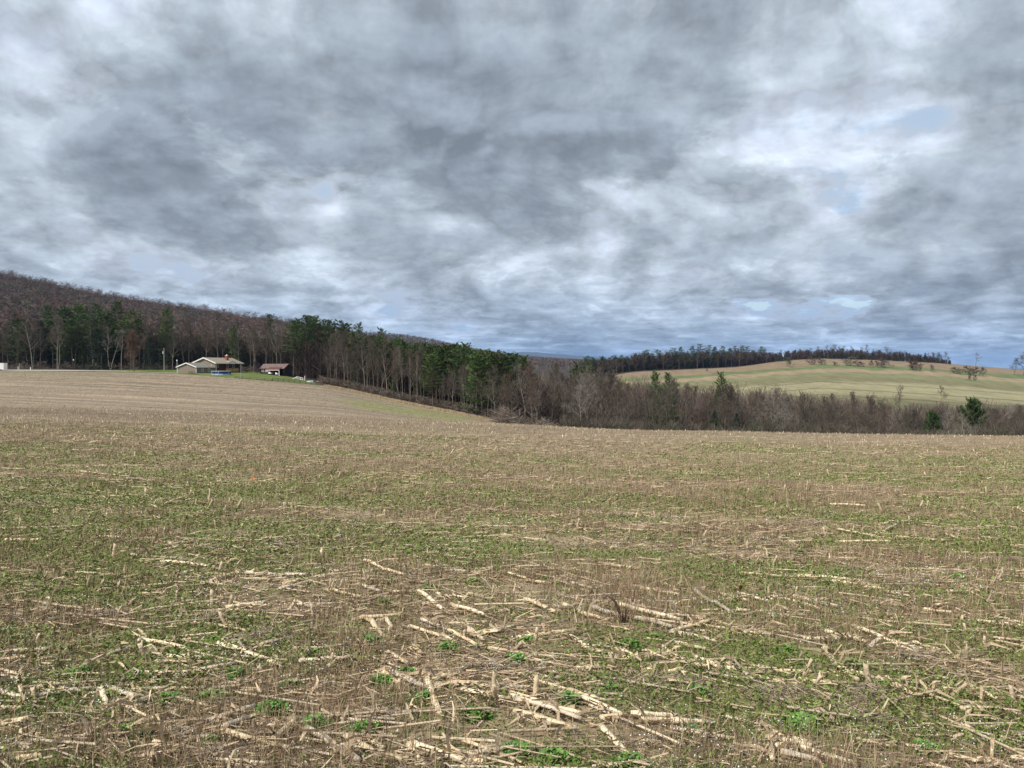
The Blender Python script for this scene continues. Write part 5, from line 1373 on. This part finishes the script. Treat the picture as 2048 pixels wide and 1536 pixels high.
def A(s, ox, oy, k):      # a list of pixel segments measured in an enlarged view -> photo pixels
    v = [float(t) for t in s.replace('\n', ' ').replace(';', ',').split(',') if t.strip()]
    return [(ox+v[i]/k, oy+v[i+1]/k, ox+v[i+2]/k, oy+v[i+3]/k) for i in range(0, len(v)-3, 4)]
STALKS = A("""770,95,1050,140;940,135,1270,165;1030,205,1220,190;1180,270,1420,195;1420,205,1800,225;1400,245,1680,245;1640,310,1950,210;1660,270,1880,215;1480,405,1580,410;1320,420,1560,385;1640,490,1830,440;1690,400,1960,390;820,610,1100,660;960,600,1160,590;1270,630,1660,740;970,715,1210,710;500,750,780,640;880,645,970,715;0,670,290,675;0,720,150,705;0,800,160,830;0,830,130,860;180,905,640,895;180,945,380,915;770,980,980,900;700,910,990,890;0,910,150,960;520,1020,830,1000;600,900,620,1000;660,900,800,945;840,1080,1060,1020;540,1140,670,1090;1070,1160,1480,1000;1300,1140,1470,1060;1590,1200,1740,1080;1790,1140,2048,1300;1290,1150,1640,1250;870,1275,1060,1265;100,1300,260,1290;900,1220,1080,1250;880,800,1040,815;1040,815,1380,745;800,870,960,845;1750,730,2040,720;1870,780,1980,730;10,1110,190,1075;0,1010,160,1000;940,1100,1100,1210;1100,1200,1250,1150""", 0, 1080, 2.926) + \
 A("""550,160,700,190;700,190,880,210;850,185,950,178;1045,205,1150,245;1150,245,1260,265;200,130,330,185;330,185,430,225;1310,240,1400,270;1400,262,1530,300;195,280,290,325;330,315,510,320;510,320,700,440;620,330,800,360;540,385,690,365;730,400,900,460;1140,365,1330,440;1360,395,1600,490;1540,410,1970,545;1680,390,2048,505;160,485,450,460;330,480,355,530;235,500,300,590;470,525,640,590;660,580,740,625;540,480,640,530;700,540,850,640;800,525,890,610;760,580,1080,530;900,570,1000,560;1090,585,1400,560;1480,640,1760,720;1650,655,1810,720;1410,580,1500,640;1830,675,1980,725;1980,675,2048,720;1480,790,1600,750;1780,765,1960,810;1960,800,2048,780;490,640,540,680;340,690,440,750;310,775,400,880;360,790,550,895;540,790,670,1040;620,870,940,875;980,885,1170,890;770,900,1040,950;1050,930,1490,1040;1080,960,1480,1080;1480,960,1720,1050;1580,1085,1760,1045;1760,1045,2048,1070;1820,1080,2048,1090;1080,1030,1240,1080;1200,1080,1430,1140;1590,1130,1740,1280;70,1170,430,1334;200,1170,320,1240;0,1230,170,1334;460,1230,560,1334;480,1230,780,1334;650,1270,830,1334;850,1320,920,1334;0,715,140,715;0,310,200,355;1620,160,1800,180;1760,285,2048,330;600,840,730,805;700,830,770,780""", 660, 1080, 2.926) + \
 A("""300,325,450,370;420,330,570,375;590,340,870,415;745,345,970,405;560,330,600,360;400,205,720,225;720,225,1120,245;930,255,1250,300;1250,315,1390,350;1590,308,1800,312;1470,415,1630,440;330,410,560,430;140,300,310,445;0,475,100,510;105,455,240,495;240,485,430,550;0,550,240,495;430,550,570,510;600,530,770,590;770,590,980,600;900,555,1140,608;1055,520,1420,665;1160,640,1260,575;1290,605,1540,670;1400,610,1570,665;1680,665,1810,645;0,680,140,750;140,750,310,765;320,765,620,785;320,710,490,830;890,650,1020,830;1300,845,1410,915;1380,915,1560,895;1715,860,1890,945;1560,900,1720,890;1700,970,1830,965;1480,890,1530,930;1680,1015,1900,1018;0,1080,260,1075;0,1100,370,1180;590,1140,800,1190;560,1170,820,1230;680,1200,1060,1319;590,1220,680,1210;600,1220,590,1319;640,1270,860,1310;1610,1290,1800,1310;1800,1310,1880,1290;1690,1070,1790,1110;1540,400,1650,390;1780,485,2048,520;1880,465,2048,505;1990,1300,2048,1290;150,700,300,765;0,560,280,615;0,600,210,655""", 1340, 1080, 2.893) + \
 A("""970,650,1190,685;1190,690,1300,700;1310,690,1600,710;1170,690,1305,615;0,610,170,605;170,610,290,640;690,720,830,712;490,612,590,645;1610,680,1690,710;960,718,1270,716;1340,440,1500,455;1690,515,1770,545;2000,515,2048,545;925,500,1130,505""", 1340, 840, 2.893) + \
 A("""430,420,780,455;740,465,960,470;1210,415,1420,380;1270,482,1480,495;970,620,1100,565;1430,370,1560,370;890,625,945,650;50,765,500,740;540,815,760,820;975,860,1215,830;1520,820,1740,810;30,835,270,830""", 0, 800, 2.926)
STUBS = A("""255,240,262,195;322,230,332,185;505,290,512,220;583,290,590,230;690,315,692,260;862,320,868,268;1040,360,1047,300;1248,400,1255,300;1345,405,1352,318;1275,205,1288,130;1660,440,1672,365;1838,455,1845,395;1915,130,1918,55;1935,310,1935,260;660,115,665,30;1765,80,1768,45;750,385,780,325""", 0, 1080, 2.926) + \
 A("""960,890,975,800;1070,650,1110,580;1200,610,1225,520;0,300,5,260""", 660, 1080, 2.926) + \
 A("""785,790,830,690;1170,860,1190,740;1610,910,1650,800;2015,670,2030,600;1825,640,1830,590;718,330,716,280;2005,960,2010,920;310,760,315,710""", 1340, 1080, 2.893) + \
 A("""643,580,645,540;680,570,683,535;885,545,865,505;1100,568,1095,535;1145,570,1145,540;1218,610,1208,535;1335,620,1330,580;1345,580,1350,540;1385,640,1410,575;1425,635,1430,600;1665,650,1660,600;1720,650,1725,605;890,620,915,575;765,370,770,345;760,455,762,420""", 0, 800, 2.926)
CLOVER = [(160,1350,7),(273,1355,7),(430,1285,4),(338,1316,4),(335,1403,8),(427,1401,10),(543,1425,12),(629,1452,9),(420,1490,6),(472,1353,6),(581,1377,6),(629,1312,5),(386,1078,5),(253,1466,5),(294,1473,4),(773,1165,5),(862,1179,5),(947,1167,4),(773,1210,5),(896,1299,7),(1032,1323,8),(1053,1285,5),(810,1350,6),(762,1367,6),(846,1401,7),(1138,1405,10),(950,1435,8),(1036,1507,10),(1108,1521,11),(728,1463,9),(1261,1293,7),(1309,1280,5),(1220,1384,6),(1261,1528,9),(1084,1160,3),(742,1285,5),(1603,1450,13),(1575,1305,6),(1395,1388,7),(1907,1156,5),(1634,1260,5),(2014,1108,4),(1488,1071,4),(1600,1110,4),(470,1022,4),(1380,1465,6),(1850,1500,8),(1700,1330,5)]
PILES = [(540,1275,13),(506,1285,9),(219,1234,10),(430,1240,10),(978,1340,11),(1310,1367,16),(1568,1391,16),(1737,1391,13),(1713,1436,16),(1375,1374,10),(1817,1173,11),(1841,1318,9),(1527,1089,10),(2007,1123,13),(1616,1047,9),(533,1025,10),(34,1012,12),(478,1070,10),(564,1087,10),(760,1440,10),(430,1520,12)]

def zone(px, py):
    v = ['distant', 'upper middle', 'middle', 'lower', 'low', 'bottom'][int(np.searchsorted([1000, 1100, 1200, 1310, 1420], py))]
    hz = ['far left', 'left', 'centre left', 'centre', 'centre right', 'right', 'far right'][int(np.searchsorted([230, 560, 860, 1160, 1460, 1790], px))]
    return v, hz

def build_stalks():
    clutter_materials()
    R = random.Random(3); r = np.random.default_rng(3)
    # shared stalk shapes of unit-ish lengths
    shapes = []
    for i, L in enumerate((0.18, 0.26, 0.36, 0.48, 0.62, 0.80, 1.0)):
        for v in range(4):
            V, Q, C = stalk_mesh(L, 0.0155, 40+i*7+v, bent=[0, 0.03, -0.05, 0.10][v], tone=[1.0, 0.92, 1.08, 0.80][v])
            shapes.append((L, mesh_np('corn_stalk', V, Q, MK['stalk'], C, smooth=False, link=False), v))
    def put(p, q, label, group, fat=1.0):
        d = q-p; L = float(np.linalg.norm(d)); d = d/max(L, 1e-6)
        c = [s for s in shapes if s[0] <= L*1.35+0.05] or shapes[:4]
        Lm = max(s[0] for s in c); s = R.choice([s for s in c if s[0] == Lm])
        o = bpy.data.objects.new('corn_stalk', s[1]); COL.objects.link(o)
        X = Vector([float(t) for t in d]); Zu = Vector((0, 0, 1)); Yv = Zu.cross(X).normalized(); Zv = X.cross(Yv)
        m = Matrix((X, Yv, Zv)).transposed().to_4x4(); m.translation = Vector([float(t) for t in p])
        f = fat*R.uniform(0.85, 1.12)*min(1.0, 0.72+0.5*L)
        o.matrix_world = m @ Matrix.Diagonal((L/s[0], f, f, 1))
        tag(o, label, 'corn stalk', group)
        return o
    n = 0; spots = []
    lens = []
    for x0, y0, x1, y1 in STALKS:
        p = ground_at(x0, min(y0, 1600)); q = ground_at(x1, min(y1, 1600))
        L = float(np.linalg.norm(q-p)); mx, my = (x0+x1)/2, (y0+y1)/2
        v, hz = zone(mx, my)
        size = 'short' if L < 0.35 else ('long' if L > 0.85 else 'broken')
        sl = (y1-y0)/max(abs(x1-x0), 1)
        lie = 'lying level' if abs(sl) < 0.10 else ('sloping down to the right' if sl > 0 else 'sloping up to the right')
        if abs(x1-x0) < abs(y1-y0)*0.7: lie = 'pointing towards the camera'
        near = min(CLOVER, key=lambda c: (c[0]-mx)**2+(c[1]-my)**2); dist = math.hypot(near[0]-mx, near[1]-my)
        ext = ' beside green clover' if dist < 60 else ''
        lab = f'{size} pale corn stalk {lie}{ext}, {v} {hz}'
        p = p+[0, 0, 0.006+0.02*R.random()]; q = q+[0, 0, 0.006+0.02*R.random()]
        lab = lab.replace('pale corn', R.choice(['pale', 'pale']) + ' corn')
        put(p, q, lab, 'dry corn stalks lying in the field', 1.28 if my > 1090 else 1.25)
        n += 1
    # the rest of the nearest 300, lying about as the others do
    k = 0
    while n < 300:
        Y = 2.9*(3.4)**R.random(); X = R.uniform(-0.70, 0.70)*Y
        u = X/Y
        a = math.radians(R.gauss(-16-18*max(0, u+0.2), 20)); L = R.choice([0.14, 0.2, 0.28, 0.36, 0.5])
        p = np.array([X, Y, float(height(X, Y))]); x2, y2 = X+L*math.cos(a), Y+L*math.sin(a)
        q = np.array([x2, y2, float(height(x2, y2))])
        px, py = CX+F*X/Y, HOR+F*(CAM_H-p[2])/Y
        v, hz = zone(px, py)
        put(p+[0, 0, .004+.02*R.random()], q+[0, 0, .004+.03*R.random()], f'small stray bit of corn stalk, {v} {hz}', 'dry corn stalks lying in the field', 0.75)
        n += 1
    # all the others, too many to tell apart
    parts, cols = [], []
    rr = np.random.default_rng(13)
    cnt = 5200
    X, Y = scatter(cnt, 3.0, 60, rr, 1.35)
    cnt = len(X)
    cl = fbm(along(X, Y)/1.6, across(X, Y)/0.7, 123, 3)
    rowf = 0.45+0.55*np.cos(across(X, Y)*2*math.pi/1.52)
    keep = rr.random(cnt) < np.clip((cl-0.40)*5+0.25, 0.08, 1)*np.where(Y < 14, np.clip(rowf+0.25, .12, 1), 1)*np.interp(Y, [3.2, 4.6, 6], [2.2, 1.7, 1.0]); X, Y = X[keep], Y[keep]; m = len(X)
    a = np.radians(-16-18*np.maximum(0, X/Y+0.2)+rr.normal(size=m)*26); L = (0.10+0.55*rr.random(m)**1.6)*np.where(Y > 12, 1.2, 1.0)
    P0 = np.stack([X, Y, height(X, Y)+0.012+rr.random(m)*0.03], 1)
    x2, y2 = X+L*np.cos(a), Y+L*np.sin(a); P1 = np.stack([x2, y2, height(x2, y2)+0.012+rr.random(m)*0.05], 1)
    rad = rr.uniform(0.003, 0.0092, m)*(np.maximum(Y, 5)/5)**0.30
    V, Q = tubes(P0, P1, rad, rad*0.85, 5)
    c = np.array([[.56, .45, .30], [.48, .38, .26], [.43, .35, .26], [.62, .51, .36]])[rr.integers(0, 4, m)]*rr.uniform(.75, 1.1, (m, 1))
    tag(mesh_np('stalk_litter', V, Q, MK['stalk'], np.repeat(c, 10, 0)), 'small broken bits of corn stalk strewn over the field', 'stalk litter', None, 'stuff')

def build_stubs():
    R = random.Random(9)
    protos = []
    for i in range(8):
        H = [0.11, 0.14, 0.17, 0.13, 0.19, 0.15, 0.12, 0.16][i]
        st, ro = stub_mesh(70+i, H)
        protos.append((mesh_np('stem', *st[:2], MK['stalk'], st[2], link=False), mesh_np('brace_roots', *ro[:2], MK['stalk'], ro[2], link=False), H))
    cnt = [0]
    def put(p, h, lean, label, roots=True):
        s = protos[R.randrange(8)]
        f = h/s[2]
        t = thing('corn_stub', label, 'corn stub', p, R.uniform(0, 6.28), 'cut corn stubs standing in the field')
        t.rotation_euler = (lean[1], lean[0], 0); t.scale = (min(max(f, .6), 1.1), min(max(f, .6), 1.1), f)
        q = bpy.data.objects.new('stem', s[0]); COL.objects.link(q); q.parent = t; q.rotation_euler[2] = R.uniform(0, 6.28)
        if roots: q2 = bpy.data.objects.new('brace_roots', s[1]); COL.objects.link(q2); q2.parent = t
        cnt[0] += 1
    for x0, y0, x1, y1 in STUBS:
        p = ground_at(x0, y0); D = p[1]; h = (y0-y1)/F*D*1.02; lean = math.atan2(x1-x0, y0-y1)
        v, hz = zone(x0, y0)
        lab = f'{"tall" if h > .22 else "short"} cut corn stub {"leaning right" if lean > .18 else ("leaning left" if lean < -.12 else "standing upright")}, {v} {hz} field'
        put(p, max(h, 0.09), (lean, 0), lab)
    # rows of further stubs
    pts = []
    for row in np.arange(3.2, 40, 0.76):
        a = -26.0
        while a < 30:
            a += R.choice([0.19, 0.19, 0.38, 0.57, 0.95, 1.5])*R.uniform(0.8, 1.3)
            x = a*RD[0]+row*RA[0]+R.gauss(0, .03); y = a*RD[1]+row*RA[1]+R.gauss(0, .03)
            if y > 3.1 and abs(x/y) < 0.69 and R.random() < 0.27: pts.append((y, x))
    pts.sort()
    near, rest = pts[:300-len(STUBS)], pts[300-len(STUBS):]
    for y, x in near:
        p = np.array([x, y, float(height(x, y))]); px, py = CX+F*x/y, HOR+F*(CAM_H-p[2])/y; v, hz = zone(px, py)
        put(p, R.uniform(0.06, 0.15), (R.gauss(0, .22), R.gauss(0, .2)), f'weathered corn stub half hidden in the weeds of its row, {v} {hz} field', y < 7)
    # the far stubble, too many to tell apart
    rr = np.random.default_rng(19); X, Y = [], []
    for row in np.arange(7, 130, 0.76):
        n = 190; a = rr.uniform(-75, 75, n)
        X.append(a*RD[0]+row*RA[0]); Y.append(a*RD[1]+row*RA[1])
    X = np.concatenate(X); Y = np.concatenate(Y)
    X += rr.normal(size=len(X))*.05
    cl = fbm(X/6, Y/6, 133, 3)
    ok = (Y > near[-1][0]) & (np.abs(X) < 0.72*Y+4) & (Y < 100) & (rr.random(len(X)) < np.clip(0.24+(cl-.5)*1.8, .05, 1)*np.interp(Y, [8, 25, 45], [.45, .6, 1]))
    X, Y = X[ok], Y[ok]; m = len(X)
    H = rr.uniform(0.07, 0.20, m); Z = height(X, Y)
    P0 = np.stack([X, Y, Z-0.02], 1); P1 = P0+np.stack([rr.normal(size=m)*.35*H, rr.normal(size=m)*.3*H, H], 1)
    rad = rr.uniform(.008, .014, m)*(np.maximum(Y, 8)/8)**0.38
    V, Q = tubes(P0, P1, rad, rad*0.9, 4)
    c = np.array([.72, .60, .42])*rr.uniform(.65, 1.15, (m, 1))
    tag(mesh_np('far_stubble', V, Q, MK['stalk'], np.repeat(c, 8, 0)), 'pale corn stubble dotting the far part of the field', 'stubble', None, 'stuff')

def build_clumps():
    r = np.random.default_rng(29)
    seen = {}
    for px, py, size in CLOVER:
        c = ground_at(px, py); D = c[1]; rad = size*2.6/F*D*1.5
        n = int(50+size*26)
        a = r.uniform(0, 6.28, n); q = np.sqrt(r.random(n))*rad*(0.75+0.35*np.sin(a*3+px))
        X = c[0]+q*np.cos(a); Y = c[1]+q*np.sin(a)*0.9; Z = height(X, Y) + (0.015+0.055*(1-(q/rad).clip(0, 1)**2))*r.uniform(.5, 1.15, n)*(0.35+rad*1.6)
        C0 = np.stack([X, Y, Z], 1)-c
        # three round leaflets on each stem: six-sided little discs tilted every way
        nrm = unit(np.stack([r.normal(size=n)*0.45, r.normal(size=n)*0.45, np.ones(n)], 1))
        t1 = unit(np.cross(nrm, r.normal(size=(n, 3)))); t2 = np.cross(nrm, t1)
        ls = r.uniform(0.009, 0.017, n)*(D/4.2)**0.35
        Vs, Qs, Cs = [], [], []
        base = np.array([[.105, .240, .038], [.135, .275, .050], [.075, .185, .034], [.16, .27, .07]])[r.integers(0, 4, n)]*r.uniform(.75, 1.2, (n, 1))
        o = 0
        for k in range(3):
            ang = k*2.09
            ctr = C0 + (t1*math.cos(ang)+t2*math.sin(ang))*ls[:, None]*0.95
            ring = np.stack([ctr + (t1*math.cos(b)+t2*math.sin(b))*ls[:, None]*0.85 + nrm*(0.15*ls[:, None]*math.cos(2*b)) for b in np.arange(4)*1.5708+0.6], 1)
            Vs.append(ring.reshape(-1, 3)); Qs.append(np.arange(4*n).reshape(n, 4)+o); o += 4*n; Cs.append(np.repeat(base, 4, 0))
        st = strips(np.stack([X, Y, height(X, Y)], 1)-c, C0, 0.003, 0.002, r)
        Vs.append(st[0]); Qs.append(st[1]+o); Cs.append(np.tile(np.array([.09, .14, .04]), (4*n, 1)))
        v, hz = zone(px, py)
        big = 'large' if size >= 9 else ('small' if size <= 5 else 'mid-sized')
        lab = f'{big} clump of bright green clover leaves, {v} {hz} field'
        o_ = mesh_np('clover_clump', np.concatenate(Vs), np.concatenate(Qs), MK['leafy'], np.concatenate(Cs))
        o_.location = Vector([float(t) for t in c]); tag(o_, lab, 'clover clump', 'clover clumps in the field')
    # heaps of matted grey-brown dead weed
    for px, py, size in PILES:
        c = ground_at(px, py); D = c[1]; rad = size*3.6/F*D
        n = int(420+size*30)
        a = r.uniform(0, 6.28, n); q = np.sqrt(r.random(n))*rad
        X = c[0]+q*np.cos(a)*1.25; Y = c[1]+q*np.sin(a)*0.85
        Z = height(X, Y)+0.005+0.05*(1-(q/rad)**2)*r.random(n)
        dirn = math.radians(-20)+r.normal(size=n)*0.7 + 0.8*np.sin(a)
        L = r.uniform(.05, .16, n)
        d = unit(np.stack([np.cos(dirn), np.sin(dirn), r.normal(size=n)*0.2], 1))
        P0 = np.stack([X, Y, Z], 1)-c
        V, Q = strips(P0-d*L[:, None]/2, P0+d*L[:, None]/2, .004, .0025, r)
        C = np.array([[.32, .26, .195], [.38, .305, .22], [.25, .20, .15], [.45, .36, .25]])[r.integers(0, 4, n)]*r.uniform(.75, 1.2, (n, 1))
        v, hz = zone(px, py)
        o = mesh_np('weed_mat', V, Q, MK['dry'], np.repeat(C, 4, 0)); o.location = Vector([float(t) for t in c])
        tag(o, f'{"wide" if size > 11 else "small"} matted heap of grey-brown dead weeds, {v} {hz} field', 'dead weeds', 'mats of dead weeds in the field')
    # stones
    for px, py, s, lab in ((972, 1513, .026, 'squarish tan stone at the bottom middle of the field'), (873, 1479, .014, 'tiny brown stone near a bigger tan stone'), (1197, 1528, .016, 'small stone half sunk right of the squarish stone'), (829, 1490, .012, 'pebble left of the squarish tan stone')):
        c = ground_at(px, py); q = np.random.default_rng(int(px)); vs = []
        for j in range(7):
            for i in range(9):
                th, ph = math.pi*j/6, 2*math.pi*i/9
                k = (abs(math.sin(th)*math.cos(ph))**4+abs(math.sin(th)*math.sin(ph))**4+abs(math.cos(th))**4)**-0.25
                k *= 0.86+0.22*q.random()
                vs.append((s*k*math.sin(th)*math.cos(ph), s*.8*k*math.sin(th)*math.sin(ph), s*.75*k*math.cos(th)))
        fs = [(j*9+i, (j+1)*9+i, (j+1)*9+(i+1) % 9, j*9+(i+1) % 9) for j in range(6) for i in range(9)]
        me = bpy.data.meshes.new('stone'); me.from_pydata(vs, [], fs); me.validate(); me.materials.append(MK['rock'])
        o = link_mesh('stone', me); o.location = (c[0], c[1], c[2]+s*.35); o.rotation_euler = (0.1, 0.25, q.random()*6)
        tag(o, lab, 'stone', 'stones in the field')
    # orange scraps of leaf
    for px, py, s, lab in ((1480, 1183, .055, 'bright orange curled leaf on the ground right of centre'), (1811, 1034, .075, 'flat orange-brown leaf farther off on the right'), (508, 961, .07, 'pale orange scrap far off on the left')):
        c = ground_at(px, py); vs = []
        for i in range(6):
            for j in range(4):
                u, w = i/5-.5, j/3-.5
                vs.append((u*s*2, w*s*(1-abs(u)*1.4)*1.5, s*(.35+.5*math.cos(u*2.6)*.6+.35*w)))
        fs = [(i*4+j, (i+1)*4+j, (i+1)*4+j+1, i*4+j+1) for i in range(5) for j in range(3)]
        me = bpy.data.meshes.new('fallen_leaf'); me.from_pydata(vs, [], fs); me.materials.append(MK['orange'])
        o = link_mesh('fallen_leaf', me); o.location = Vector([float(t) for t in c]); o.rotation_euler = (0.5, 0.1, px)
        tag(o, lab, 'leaf', 'orange leaves in the field')
    # one stiff dark tuft
    c = ground_at(1246, 1245); n = 60; q = np.random.default_rng(4)
    d = unit(np.stack([q.normal(size=n)*.45, q.normal(size=n)*.45, np.ones(n)], 1)); L = q.uniform(.08, .2, n)
    P0 = np.stack([q.normal(size=n)*.02, q.normal(size=n)*.02, np.zeros(n)], 1)
    V, Q = strips(P0, P0+d*L[:, None], .006, .002, q)
    o = mesh_np('grass_tuft', V, Q, MK['dry'], np.repeat(np.array([.085, .045, .035])*q.uniform(.7, 1.4, (n, 1)), 4, 0)); o.location = Vector([float(t) for t in c])
    tag(o, 'stiff dark reddish-brown grass tuft standing beside long parallel stalks', 'grass tuft')

make_world(); make_camera()
sun = bpy.data.lights.new('sun', 'SUN'); so = bpy.data.objects.new('sun', sun); COL.objects.link(so)
sun.energy = 4.4; sun.angle = math.radians(7); sun.color = (1.0, 0.945, 0.86)
so.rotation_euler = (math.radians(90)-SUN_EL, 0, math.pi - SUN_AZ) ; 
_d = Vector((math.sin(SUN_AZ)*math.cos(SUN_EL), math.cos(SUN_AZ)*math.cos(SUN_EL), math.sin(SUN_EL)))
so.rotation_euler = _d.to_track_quat('Z', 'Y').to_euler()
build_ground(); build_sheets(); build_far_ridge()
make_protos(); build_woods(); build_masses(); build_farm()
build_stalks(); build_stubs(); build_clumps(); build_cover()

def build_haze():
    m = bpy.data.materials.new('haze_air'); m.use_nodes = True; nt = m.node_tree; nt.nodes.clear()
    o = nt.nodes.new('ShaderNodeOutputMaterial'); v = nt.nodes.new('ShaderNodeVolumePrincipled')
    v.inputs['Color'].default_value = (0.33, 0.56, 1.0, 1); v.inputs['Density'].default_value = 4.0e-5; v.inputs['Anisotropy'].default_value = 0.0
    nt.links.new(v.outputs[0], o.inputs['Volume'])
    b = MB().box(-36000, 36000, -300, 23000, -90, 340).build('haze', m)
    tag(b, 'faint bluish haze in the air over the far hills', 'haze', None, 'stuff')
build_haze()
